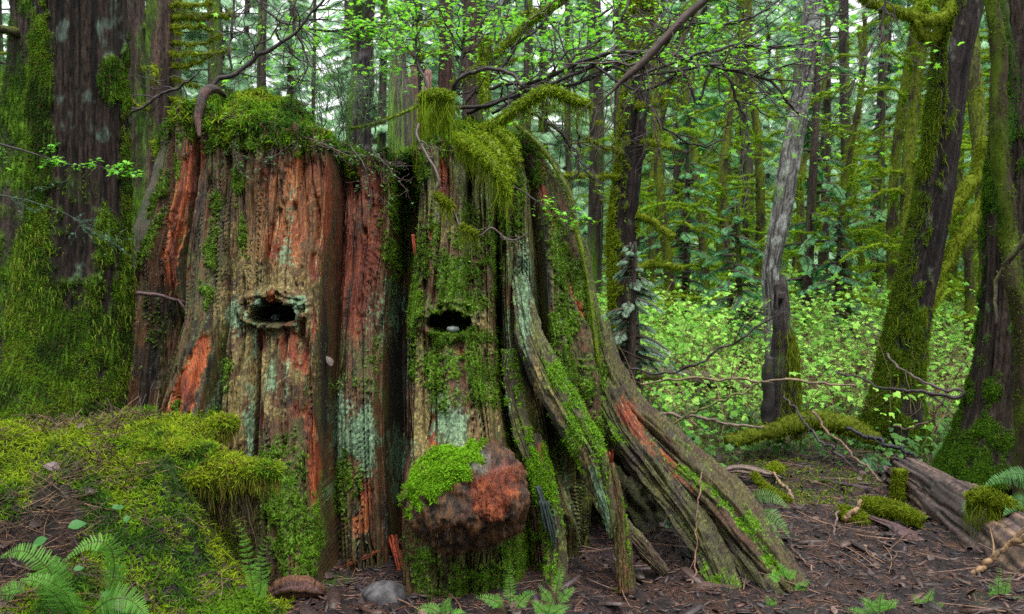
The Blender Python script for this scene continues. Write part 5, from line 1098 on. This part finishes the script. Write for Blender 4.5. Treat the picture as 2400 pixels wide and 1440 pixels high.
# ------------------------------------------------------------------ ferns
def pinna_simple():
    x = np.array([0, .12, .5, .85, 1.0]); w = np.array([.075, .10, .085, .05, .005])
    v = np.concatenate([np.stack([x, w, -.12*x*x], 1), np.stack([x, -w, -.12*x*x], 1)]); return v, np.array([[5+i, 6+i, i+1, i] for i in range(4)])
def pinna_cut(k=7):
    v, f = [], []
    for i in range(k):
        t = (i+.4)/k; L = .26*(1-t)**.6+.02; a = np.array([t, 0, -.1*t*t])
        for s in (-1, 1):
            n = len(v); b = a + [L*.5, s*L, -.02]; m = (a+b)/2; q = np.array([.062, 0, 0]); v += [a, m+q, b, m-q]; f.append([n, n+1, n+2, n+3] if s > 0 else [n, n+3, n+2, n+1])
    n = len(v); v += [np.array([0, .012, 0]), np.array([1, 0, -.1]), np.array([0, -.012, 0]), np.array([.5, -.012, -.03])]; f.append([n, n+1, n+3, n+2])
    return np.array(v), np.array(f)
PIN, PINC = pinna_simple(), pinna_cut()
def frond(parent, pts, wid, cut=False, n=34, col=(C(.02,.10,.025), C(.06,.22,.05)), facing=(0, -1, .6), bare=.12):
    q = np.array([P(*a) for a in pts]); p = spline(q, 60); mb = MB(); L = np.linalg.norm(np.diff(p, axis=0), axis=1).sum()
    tube(mb, p, .0022*(1-np.linspace(0, 1, 60)*.7), C(.10,.12,.03), 5)
    t, _, _ = frames(p); u = np.linspace(bare, .99, n); k = (u*59).astype(int); pos = p[k]; tx = t[k]
    w_up = 0; fc = np.array(facing, float); nz = fc[None] - tx*(tx@fc)[:, None]; nz /= np.linalg.norm(nz, axis=1)[:, None]; sd = np.cross(nz, tx)
    w = wid*np.sin(pi*np.clip((u-bare)/(1-bare), .0, 1)**.75*.93 + .18) if not cut else wid*np.clip(np.minimum(1, (u-bare)*6+.35), 0, 1)*(1-u**1.5*.97)
    for s in (-1, 1):
        x = sd*s + tx*.28 + rvec(n, .07); x /= np.linalg.norm(x, axis=1)[:, None]; z = nz + rvec(n, .16); y = np.cross(z, x); y /= np.linalg.norm(y, axis=1)[:, None]; z = np.cross(x, y)
        sc = np.abs(w)*rng.uniform(.9, 1.1, n); T = PINC if cut else PIN; scy = sc if cut else np.full(n, L/n*3.4)
        scatter(mb, *T, pos + (sd*s*.001), np.stack([x, y, z], -1), np.stack([sc, scy, sc], 1), mixc(col[0], col[1], rng.uniform(0, 1, n)*.5 + .5*u))
    return child(mb, 'frond', M_leaf, parent)
t = thing('sword_fern', 'dark green sword fern with arching fronds on the bank below the nurse log', 'fern', P(200, 1440, 3.3))
for pts, w in [([(190,1480,3.3),(150,1400,3.2),(110,1330,3.15),(55,1292,3.15),(-5,1308,3.2)], .055), ([(190,1480,3.3),(150,1420,3.2),(100,1370,3.1),(45,1358,3.05)], .06), ([(245,1460,3.3),(258,1390,3.25),(268,1320,3.2),(250,1275,3.15),(205,1275,3.12),(150,1315,3.1)], .055),
               ([(180,1480,3.3),(150,1380,3.4),(140,1330,3.4),(105,1300,3.45)], .05), ([(200,1480,3.3),(160,1400,3.1),(120,1365,3.0),(60,1345,3.0)], .06), ([(195,1450,3.45),(205,1380,3.5),(215,1310,3.5),(235,1275,3.5)], .045), ([(210,1440,3.2),(260,1405,3.1),(310,1410,3.05),(355,1460,3.0)], .06), ([(60,1400,3.3),(40,1380,3.3),(-20,1400,3.3)], .04)]:
    frond(t, pts, w, n=60, col=(C(.05,.19,.025), C(.17,.40,.06)))
def lady(label, px, py, Y, fr, col=(C(.07,.26,.03), C(.22,.52,.07)), w=.04, name='lady_fern'):
    t = thing(name, label, 'fern', P(px, py, Y))
    for f_ in fr: frond(t, [(a, b, Y + (c if len(f_[0]) > 2 else 0)) for a, b, *r in f_ for c in [r[0] if r else 0]], w, True, 15, col, bare=.3)
    return t
lady('tall pale green lady fern standing against the stump\'s left foot', 590, 1430, 3.7, [[(596,1440),(590,1360),(570,1260,-.05),(540,1195,-.12)], [(598,1440),(612,1370),(612,1310,-.04),(628,1246,-.1)], [(594,1440),(600,1400),(585,1350,-.05),(560,1320,-.1)], [(600,1440),(606,1395),(622,1365,-.05),(634,1352,-.08)]], w=.05)
lady('bright fern sprig at the foot of the burl, most upright', 1195, 1440, 3.8, [[(1195,1450),(1196,1400),(1194,1350,-.03),(1192,1322,-.05)], [(1190,1450),(1170,1415),(1130,1400,-.04),(1110,1402,-.08)], [(1200,1450),(1220,1410),(1245,1390,-.04),(1262,1392,-.05)]], w=.045)
lady('bright fern sprig at the bottom between the large stone and the burl', 1040, 1450, 3.75, [[(1045,1460),(1020,1430),(990,1425,-.03),(970,1435,-.06)], [(1050,1460),(1045,1420),(1060,1398,-.04)], [(1050,1460),(1070,1440),(1095,1438,-.04)]], w=.04)
lady('thin fern growing up the mossy foot right of the burl', 1310, 1400, 3.95, [[(1300,1430),(1305,1380),(1315,1340,-.03),(1322,1310,-.04)], [(1305,1430),(1275,1390),(1262,1370,-.05)], [(1300,1430),(1320,1400),(1345,1380,-.04),(1352,1385,-.08)]], w=.04)
lady('low bright fern at the bottom, right of the most upright sprig', 1270, 1450, 3.75, [[(1280,1460),(1265,1425),(1240,1405,-.04)], [(1285,1460),(1310,1430),(1340,1420,-.04)], [(1280,1460),(1290,1420),(1300,1400,-.03)]], w=.04)
lady('small fern on the tail of the long root', 1835, 1340, 4.1, [[(1840,1370),(1835,1335),(1820,1318,-.03)], [(1842,1370),(1855,1345),(1870,1338,-.03)], [(1840,1370),(1810,1350),(1795,1350,-.03)], [(1850,1400),(1880,1375),(1900,1358,-.04)]], w=.035)
lady('small fern sprout in front of the root tip', 1805, 1425, 3.95, [[(1805,1450),(1803,1410),(1792,1395,-.03)], [(1805,1450),(1815,1410),(1820,1400,-.03)]], w=.03)
lady('green fern clump at the bottom of the path, left one of the two', 2065, 1440, 3.85, [[(2065,1460),(2062,1420),(2068,1385,-.04)], [(2062,1460),(2040,1420),(2010,1400,-.05)], [(2066,1460),(2090,1415),(2110,1410,-.05)], [(2060,1460),(2020,1440),(1980,1425,-.06)]], w=.045)
lady('green fern clump at the bottom of the path, right one of the two', 2170, 1440, 3.95, [[(2172,1460),(2175,1410),(2190,1375,-.04)], [(2170,1460),(2150,1410),(2140,1390,-.05)], [(2174,1460),(2195,1425),(2215,1412,-.05)]], w=.045)
lady('upright fern before the lower end of the fallen log', 2345, 1420, 4.0, [[(2345,1440),(2340,1380),(2345,1320,-.04)], [(2345,1440),(2360,1370),(2372,1345,-.05)], [(2345,1440),(2325,1385),(2318,1365,-.05)], [(2345,1440),(2375,1410),(2400,1400,-.05)], [(2345,1440),(2310,1415),(2290,1412,-.05)]], w=.04)
lady('feathery green fern on the bank at the foot of the broad trunk', 110, 1110, 4.1, [[(115,1130),(100,1070),(55,1030,-.05)], [(118,1130),(120,1070),(115,1028,-.05)], [(112,1130),(60,1085),(0,1075,-.1)], [(118,1130),(150,1080),(180,1062,-.05)]], (C(.04,.20,.07), C(.09,.33,.13)), .04)
lady('small feathery fern on the bank at the nurse log\'s root end', 305, 1040, 4.5, [[(315,1065),(300,1020),(285,1000,-.03)], [(320,1065),(330,1015),(335,985,-.03)], [(320,1065),(350,1040),(378,1022,-.04)]], w=.03)
t = thing('sword_fern', 'small sword fern growing on the upper side of the long root', 'fern', P(1760, 1180, 4.95))
for pts in ([(1745,1190,4.9),(1770,1165,4.85),(1810,1165,4.8),(1850,1192,4.75)], [(1770,1200,4.85),(1800,1200,4.7),(1830,1225,4.65),(1852,1262,4.6)], [(1770,1195,4.85),(1790,1210,4.7),(1810,1240,4.6),(1835,1260,4.6)], [(1765,1205,4.8),(1772,1225,4.7),(1780,1250,4.66),(1786,1275,4.65)]): frond(t, pts, .045, n=30, col=(C(.05,.13,.03), C(.12,.24,.05)))
t = thing('sword_fern', 'sword fern overhanging the fallen log at the right edge', 'fern', P(2420, 1180, 4.9))
for pts in ([(2440,1180,4.9),(2400,1130,4.8),(2350,1120,4.7),(2305,1140,4.6)], [(2440,1190,4.9),(2410,1170,4.8),(2380,1180,4.7),(2350,1210,4.6)], [(2440,1150,4.9),(2420,1120,4.8),(2380,1110,4.7),(2340,1118,4.6)], [(2290,1160,4.9),(2275,1190,4.85),(2262,1220,4.8)]): frond(t, pts, .05, n=32, col=(C(.03,.12,.03), C(.09,.24,.06)))
t = thing('sword_fern', 'pale tipped small fern at the far edge of the bare ground', 'fern', P(2050, 1100, 6.4))
for pts in ([(2060,1110,6.4),(2040,1085,6.35),(2010,1090,6.3)], [(2060,1110,6.4),(2080,1092,6.35),(2110,1100,6.3)]): frond(t, pts, .05, n=24, col=(C(.05,.2,.08), C(.2,.4,.22)))
# broad leaved sprouts on the bank
t = thing('leafy_sprout', 'small plant with pointed oval leaves above the sword fern', 'plant', P(120, 1270, 3.5))
mb = MB(); 
for (a, b, Y, s, rz) in ((160,1236,3.45,.055,.4),(110,1262,3.4,.05,3.6),(262,1190,3.55,.03,.2),(290,1190,3.55,.028,3),(298,1208,3.5,.028,-1.5),(172,1335,3.3,.03,.3),(150,1090,3.9,.04,-.3),(165,1102,3.9,.03,2.8),(240,1400,3.2,.03,1)):
    tv, tf = LEAF; scatter(mb, tv, tf, P(a, b, Y)[None], rot_to(np.array([[.1, -.7, .8]]), np.array([rz])), np.array([s*1.2]), C(.05,.19,.04))
child(mb, 'leaves', M_leaf, t)

# ------------------------------------------------------------------ shrubs, vines and hanging moss on the stump
GREENL = (C(.12,.42,.02), C(.30,.70,.05))
def twiggy(parent, pts, seed, r0=1.0, n=60, subs=10, sl=(.2, .6), leaves=0, leaf=.045, col=C(.045,.030,.035), wob=.03, lcol=GREENL, lt=LOBED, updown=0.0, minu=.15, depth=2, lname='leaves', droop=.1):
    r_ = np.random.default_rng(seed); p, r = px_path([(a, b, c, d*r0) for a, b, c, d in pts], n, wob, seed); mb = MB(); nodes_ = []
    tube(mb, p, r, lambda v, th, arc: mixc(col, col*.45, ss(-.2, .3, fbm(th, arc*20, o=2, s=seed))), 7)
    def sub(path, rad, lev):
        k = int(r_.integers(max(1, int(len(path)*minu)), len(path)-1)); L = r_.uniform(*sl)*(.5**(lev-1)); tt = path[min(k+1, len(path)-1)] - path[k-1]; tt /= np.linalg.norm(tt)+1e-9
        d = tt*.9 + r_.normal(0, .55, 3); d[1] *= .6; d[2] += updown; d /= np.linalg.norm(d); m = 9; s = np.linspace(0, 1, m)
        q = path[k][None] + d[None]*(L*s)[:, None] + np.cumsum(r_.normal(0, L*.045, (m, 3)), 0); q -= path[k]*0; q[0] = path[k]; rr = min(rad[k]*.55, .006)
        rr = np.maximum(rr*(1-s*.75), .0009); tube(mb, q, rr, col, 4); nodes_.append(q)
        return q, rr
    for i in range(subs):
        q, rr = sub(p, r, 1)
        if depth > 1:
            for j in range(int(r_.integers(1, 4))):
                q2, r2 = sub(q, rr, 2)
                if depth > 2 and r_.uniform() < .6: sub(q2, r2, 3)
    nodes_.append(p[int(len(p)*.5):])
    child(mb, 'branch', M_twig, parent)
    if leaves:
        w = np.array([len(q) for q in nodes_], float); i = r_.choice(len(nodes_), leaves, p=w/w.sum()); pos = np.array([nodes_[a][r_.integers(2, len(nodes_[a]))] for a in i]) + r_.normal(0, leaf*.22, (leaves, 3))
        ml = MB(); d = np.tile([0, -.15, 1.], (leaves, 1)) + r_.normal(0, .35, (leaves, 3)); pos[:, 2] -= droop*leaf
        scatter(ml, *lt, pos, rot_to(d, r_.uniform(0, 6.28, leaves)), leaf*r_.uniform(.5, 1.2, leaves), mixc(lcol[0], lcol[1], r_.uniform(0, 1, leaves))); child(ml, lname, M_leaf, parent)
vm = thing('vine_maple', 'vine maple growing out of the stump top, its dark arching branches set with bright green leaves', 'shrub', P(1080, 290, 5.2))
vm['label'] = 'vine maple with dark arching branches and bright leaves growing out of the stump top'
for k, (q, kw) in enumerate([
    ([(1000,310,5.2,4),(1030,250,5.1,4),(1080,185,5.0,4),(1150,166,4.9,4),(1200,178,4.85,4),(1228,205,4.8,3)], dict(subs=6, leaves=10)),
    ([(1040,250,5.2,4),(1140,250,5.1,4),(1250,190,5.0,4),(1380,140,4.9,4),(1500,118,4.8,4),(1640,140,4.7,3)], dict(subs=16, leaves=60)),
    ([(1080,250,5.3,4),(1170,160,5.3,4),(1260,65,5.3,3),(1340,-10,5.3,3)], dict(subs=14, leaves=90)),
    ([(1090,265,5.2,4),(1250,215,5.0,4),(1400,155,4.9,4),(1500,175,4.8,3),(1650,158,4.6,3),(1760,150,4.6,2)], dict(subs=16, leaves=50)),
    ([(1060,240,5.3,3),(1085,110,5.3,3),(1100,-30,5.3,2)], dict(subs=12, leaves=110)),
    ([(1010,225,5.2,3),(972,130,5.3,2.5),(995,60,5.3,2),(1060,-20,5.3,2)], dict(subs=12, leaves=110)),
    ([(1150,270,5.2,4),(1260,200,5.2,4),(1370,115,5.2,4),(1440,70,5.2,3),(1480,-10,5.2,3)], dict(subs=16, leaves=120)),
    ([(1380,140,4.9,3),(1500,215,4.8,3),(1600,165,4.7,3),(1720,167,4.6,3.5),(1810,190,4.6,3),(1850,250,4.6,2.5),(1868,272,4.6,2)], dict(subs=16, leaves=20)),
    ([(1600,165,4.7,3),(1625,225,4.7,3),(1640,240,4.7,3),(1700,120,4.7,2),(1850,110,4.7,2)], dict(subs=10, leaves=30)),
    ([(1480,180,4.7,3),(1700,110,4.7,3),(1830,115,4.7,2),(1960,90,4.7,2)], dict(subs=12, leaves=80)),
    ([(1200,240,5.0,3),(1300,300,5.0,3),(1360,380,5.0,2.5),(1330,420,5.0,1.5)], dict(subs=8, leaves=6)),
    ([(1340,170,5.2,3),(1352,250,5.2,3),(1358,350,5.2,2.5)], dict(subs=3)),
    ([(1120,215,5.3,3),(1200,195,5.1,4),(1330,200,5.0,4),(1440,150,4.9,4),(1530,110,4.8,3),(1600,60,4.8,3)], dict(subs=14, leaves=60)),
    ([(1500,215,4.8,3),(1560,300,4.8,2.5),(1640,340,4.8,2),(1700,330,4.8,1.5)], dict(subs=10, leaves=4)),
    ([(1700,165,4.65,3),(1740,260,4.65,3),(1755,330,4.6,2),(1735,400,4.6,1.5)], dict(subs=6, leaves=6)),
    ]): twiggy(vm, q, 800+k, r0=1.15, leaf=.052, **{**kw, 'leaves': kw.get('leaves', 0)*2})
hv = thing('dead_branch', 'thick bare brown branch slanting down in front of the mossy double trunk', 'branch', P(1560, 80, 4.4))
twiggy(hv, [(1700,-60,4.4,10),(1655,-2,4.4,10),(1600,45,4.4,10),(1560,90,4.4,10),(1510,145,4.4,10),(1470,180,4.4,8),(1440,205,4.4,4),(1400,245,4.4,2)], 830, subs=14, leaves=0, col=C(.06,.033,.028), wob=.012)
ov = thing('maple_canopy', 'fine overhanging twigs with bright green leaves across the top behind the stump', 'shrub', P(900, 0, 6.5))
for k, q in enumerate([[(560,-60,6.5,4),(640,40,6.5,3),(760,70,6.5,3),(880,60,6.5,2)],[(1500,-60,6.8,4),(1420,30,6.8,3),(1300,50,6.8,3),(1180,40,6.8,2)],[(900,-80,6.5,4),(960,10,6.5,3),(900,70,6.5,2),(820,80,6.5,2)],[(1250,-70,6.3,4),(1180,10,6.3,3),(1100,30,6.3,2),(1000,20,6.3,2)],
    [(1900,-60,6.5,4),(1800,20,6.5,3),(1680,60,6.5,3),(1560,30,6.5,2)],[(700,-50,6,3),(690,60,6,3),(720,150,6,2),(700,200,6,1.5)],[(1700,-60,6.5,4),(1620,60,6.5,3),(1500,70,6.5,2)],[(620,-60,6.2,3),(610,80,6.2,2),(560,150,6.2,1.5)],[(2000,-40,6,3),(1950,60,6,2.5),(1900,160,6,2),(1880,230,6,1.5)],[(2080,-40,6.2,3),(2060,60,6.2,2.5),(2000,200,6.2,2),(1960,230,6.2,1.5)]]):
    twiggy(ov, q, 850+k, subs=20, leaves=(420, 560, 420, 400, 480, 50, 340, 50, 100, 70)[k], leaf=.062, depth=3, sl=(.25, .8))
lb = thing('leafy_branch', 'thin branch of bright green leaves crossing in front of the broad left trunk', 'branch', P(150, 380, 4.0))
twiggy(lb, [(-120,300,4.0,2.5),(0,338,4.0,2.5),(80,362,4.0,2),(160,388,4.0,2),(240,392,4.0,1.6),(318,412,4.0,1.2)], 870, subs=14, sl=(.04, .12), leaves=210, leaf=.032, wob=.01, depth=1, minu=.2, lcol=(C(.10,.38,.02), C(.24,.62,.05)))
hb = thing('huckleberry_sprig', 'bluish small leaved sprig hanging before the broad left trunk', 'branch', P(150, 480, 4.1))
twiggy(hb, [(-40,450,4.0,1.5),(60,470,4.0,1.5),(150,500,4.05,1.2),(240,560,4.1,1)], 871, subs=16, sl=(.05, .2), leaves=150, leaf=.014, lt=LEAF, wob=.01, col=C(.05,.09,.05), lcol=(C(.04,.14,.07), C(.12,.26,.16)))
rb = thing('leafy_branch', 'small twig of bright leaves reaching over the right shoulder of the stump', 'branch', P(1300, 490, 4.4))
twiggy(rb, [(1195,430,4.5,2),(1240,460,4.45,2),(1290,490,4.4,1.6),(1360,500,4.35,1.2)], 872, subs=9, sl=(.04, .12), leaves=70, leaf=.036, depth=1, wob=.006, minu=.4)
for k, (lab, q, kw) in enumerate([
    ('dark slender branch rising from the red root on the left half of the stump', [(488,212,5.1,5),(512,182,5.1,5.5),(552,172,5.1,5.5),(620,125,5.1,5),(675,92,5.1,4),(735,30,5.1,3),(790,-30,5.1,3)], dict(subs=14, leaves=30)),
    ('thin upright dark branch beside the slender branch of the left half', [(535,170,5.2,3),(538,100,5.2,3),(552,0,5.2,2.5),(560,-40,5.2,2)], dict(subs=8, leaves=14)),
    ('dark twig stretching left from the moss cap toward the slim trunks', [(470,165,5.6,2),(430,195,5.6,3),(390,215,5.6,3.5),(335,248,5.6,3.5),(290,270,5.6,3)], dict(subs=8))]):
    b = thing('bare_branch', lab, 'branch', P(q[0][0], q[0][1], q[0][2])); twiggy(b, q, 880+k, **kw)
t = thing('red_root', 'smooth red brown root curled over the left rim of the stump', 'root', P(480, 240, 4.95))
mb = MB(); p, r = px_path([(530,226,5.1,5),(505,210,5.0,9),(484,216,4.95,11),(472,242,4.9,10),(465,280,4.86,9),(468,322,4.8,4)], 50, .003, 890); tube(mb, p, r, lambda v, th, arc: mixc(C(.065,.022,.018), C(.014,.008,.008), ss(-.2, .3, fbm(th, arc*20, o=3, s=890))), 16, 1, lambda a, b, R: R*.5*fbm(a*1.5, b*9, o=3, s=891)); child(mb, 'root_body', M_wood, t)
# huckleberry bush between the halves and small stems on the moss cap
hk = thing('huckleberry_bush', 'wispy green stemmed huckleberry bush in the dip between the two halves', 'shrub', P(790, 330, 4.95))
for k in range(9):
    a = 740 + k*16; b = a + random.uniform(-70, 60); twiggy(hk, [(a,345,4.95,1.6),((a+b)/2+10,270,4.95,1.4),(b,random.uniform(120,200),5.0,1)], 900+k, subs=14, sl=(.08, .26), leaves=26, leaf=.012, lt=LEAF, col=C(.05,.10,.04), lcol=(C(.08,.26,.06), C(.18,.44,.12)), wob=.02, updown=.3)
cu = thing('creeping_sprigs', 'small leafy sprigs and rootlets creeping over the rim of the left half', 'plant', P(640, 320, 4.75))
for k, q in enumerate([[(560,290,4.85,2),(620,300,4.8,2),(700,330,4.75,2),(790,352,4.7,1.6),(850,362,4.7,1.2)], [(600,285,4.85,2),(660,310,4.78,2),(740,330,4.7,1.6),(830,372,4.65,1.2)], [(680,300,4.8,2),(690,330,4.72,1.5),(640,370,4.7,1.2)], [(820,340,4.8,2),(850,380,4.75,1.8),(865,440,4.72,1.4),(868,480,4.72,1)], [(560,300,4.8,1.5),(552,350,4.75,1.3),(556,400,4.72,1)], [(640,310,4.78,1.5),(638,370,4.72,1.3),(636,395,4.72,1)], [(500,290,4.85,2),(560,270,4.85,1.6),(640,290,4.8,1.4)], [(870,350,4.8,2),(900,380,4.7,1.4),(935,420,4.6,1)]]):
    twiggy(cu, q, 920+k, subs=12, sl=(.05, .16), leaves=46, leaf=.018, lt=LEAF, wob=.012, col=C(.09,.05,.05) if k % 2 else C(.06,.035,.03), lcol=(C(.05,.16,.05), C(.16,.34,.12)), minu=.05)
vn_ = thing('grey_vine', 'thin grey crooked vine trailing down over the mossy front of the right half', 'vine', P(1000, 360, 4.55))
twiggy(vn_, [(980,292,4.75,3),(978,320,4.62,3),(1000,365,4.5,3.2),(1020,395,4.45,3.2),(1030,430,4.42,3),(1022,455,4.42,2.6),(1065,500,4.38,2.4),(1080,530,4.36,2.2),(1122,552,4.34,2.2),(1152,534,4.34,2),(1185,560,4.34,2),(1212,562,4.34,1.6),(1238,545,4.34,1.4)], 940, n=90, subs=9, sl=(.05, .2), leaves=16, leaf=.014, lt=LEAF, wob=.008, col=C(.12,.085,.09))
mb = MB()
for q in ([(1020,455,4.4,5),(1040,470,4.38,6),(1062,488,4.37,4)], [(1080,530,4.35,3),(1100,540,4.33,4),(1118,550,4.33,3)]):
    p, r = px_path(q, 14); mossy_limb(mb, mb, p, r, 1, .16, 3500, 6, tuft=.016, hangs=.6)
o = child(mb, 'moss', M_moss, vn_)
# moss draped limbs
for k, (lab, q, kw) in enumerate([
    ('thick hanging curtain of green moss on a stub at the top of the right half', [(985,232,4.95,7),(1005,224,4.9,10),(1035,222,4.85,10),(1062,232,4.85,8)], dict(hair=.46, dens=3000, hangs=.7)),
    ('long moss draped limb slanting up to the right from the top of the right half', [(1120,312,4.95,10),(1170,285,4.9,9),(1225,245,4.85,9),(1280,212,4.8,9),(1330,228,4.8,8),(1385,248,4.8,5)], dict(hair=.2, dens=2400)),
    ('upper drooping yellow green moss limb over the front of the right half', [(1070,322,4.7,8),(1105,342,4.55,11),(1145,372,4.45,11),(1175,415,4.4,9),(1192,455,4.38,5)], dict(hair=.22, dens=2600)),
    ('second drooping moss limb, behind the upper one on the right half', [(1120,318,4.75,8),(1160,345,4.6,10),(1185,385,4.5,9),(1200,430,4.45,6)], dict(hair=.2, dens=2000)),
    ('short drooping moss limb nearest the right shoulder of the stump', [(1165,305,4.8,7),(1200,335,4.7,8),(1212,380,4.62,5)], dict(hair=.10, dens=1800)),
    ('slender mossy pole arching down past the right flank of the stump', [(1180,270,5.1,4),(1240,318,5.0,6),(1290,370,4.95,6),(1335,455,4.9,6),(1352,540,4.9,6),(1375,640,4.9,5),(1390,740,4.85,5),(1402,860,4.85,4)], dict(hair=.03, dens=900, tuft=.014, moss=.55)),
    ('upright moss wrapped stem above the stump beside the close trunk pair', [(1140,250,5.2,8),(1134,180,5.25,8),(1138,110,5.3,9),(1150,90,5.3,6)], dict(hair=.2, dens=2600)),
    ('mossy limb sloping from the vertical moss wrapped stem toward the upper right', [(1060,200,5.3,5),(1150,140,5.3,6),(1220,70,5.3,6),(1300,10,5.3,5),(1340,-30,5.3,5)], dict(hair=.08, dens=1500)),
    ('thin mossy twig reaching left above the dip of the stump', [(1000,235,5.0,3),(950,262,5.0,3.5),(880,290,5.0,3),(820,300,5.0,2)], dict(hair=.02, dens=900, tuft=.012)),
    ]):
    t = thing('mossy_limb', lab, 'branch', P(q[0][0], q[0][1], q[0][2])); mb, mh = MB(), MB(); p, r = px_path(q, 50, .008, 960+k); kk = dict(moss=1.0, seg=9, tuft=.02); kk.update(kw); mossy_limb(mb, mh, p, r, col=mixc(MOSSY*.95, MOSS, .3), **kk)
    child(mb, 'limb', M_twig, t); child(mh, 'moss', M_moss, t)
mb = MB(); p = np.array([P(a, 250 + b, 4.9) for a, b in zip(rng.uniform(990, 1058, 700), rng.uniform(-15, 30, 700))]) + rvec(700, .03); hairs(mb, p, rng.uniform(.1, 1, 700)**2*.42, .0022, mixc(MOSS, MOSSY, rng.uniform(0, 1, 700)), 6, .12)
o = mb.build('moss', M_moss, [x for x in bpy.data.objects if x.name == 'mossy_limb'][0]); o.location = tuple(-np.array(o.parent.location))
# a small curled dead leaf caught on the red wood
tv, tf = LEAF; mb = MB(); scatter(mb, tv, tf, P(778, 858, 4.62)[None], rot_to(np.array([[.7, -.7, .2]]), np.array([1.9])), np.array([.06]), C(.13,.10,.095)); tag(mb.build('dead_leaf', M_chip), 'curled grey dead leaf caught on the dark red wood between the two halves', 'leaf')

# unseen conifers added behind and beside the camera to take the low light away
for k, x, y, s_ in ((2,-6,-5,1),(3,-2.5,-7,1),(2,2,-6,1.1),(3,6,-5,1),(2,9,-2,1),(3,-9,-2,1),(2,-11,2.5,1),(3,-9.5,6.5,1),(2,0,-11,1.2),(3,-6,-12,1.2),(2,7,-11,1.2),(3,12,3,1.1),(2,-4.5,-3,.8),(3,4.5,-3,.8)):
    o = dup(protos[k], (x, y, float(gh(x, y)) - .1), x + y, s_, 'unseen green conifer added around the camera to cut the low light'); o['group'] = 'unseen conifers added around the camera'
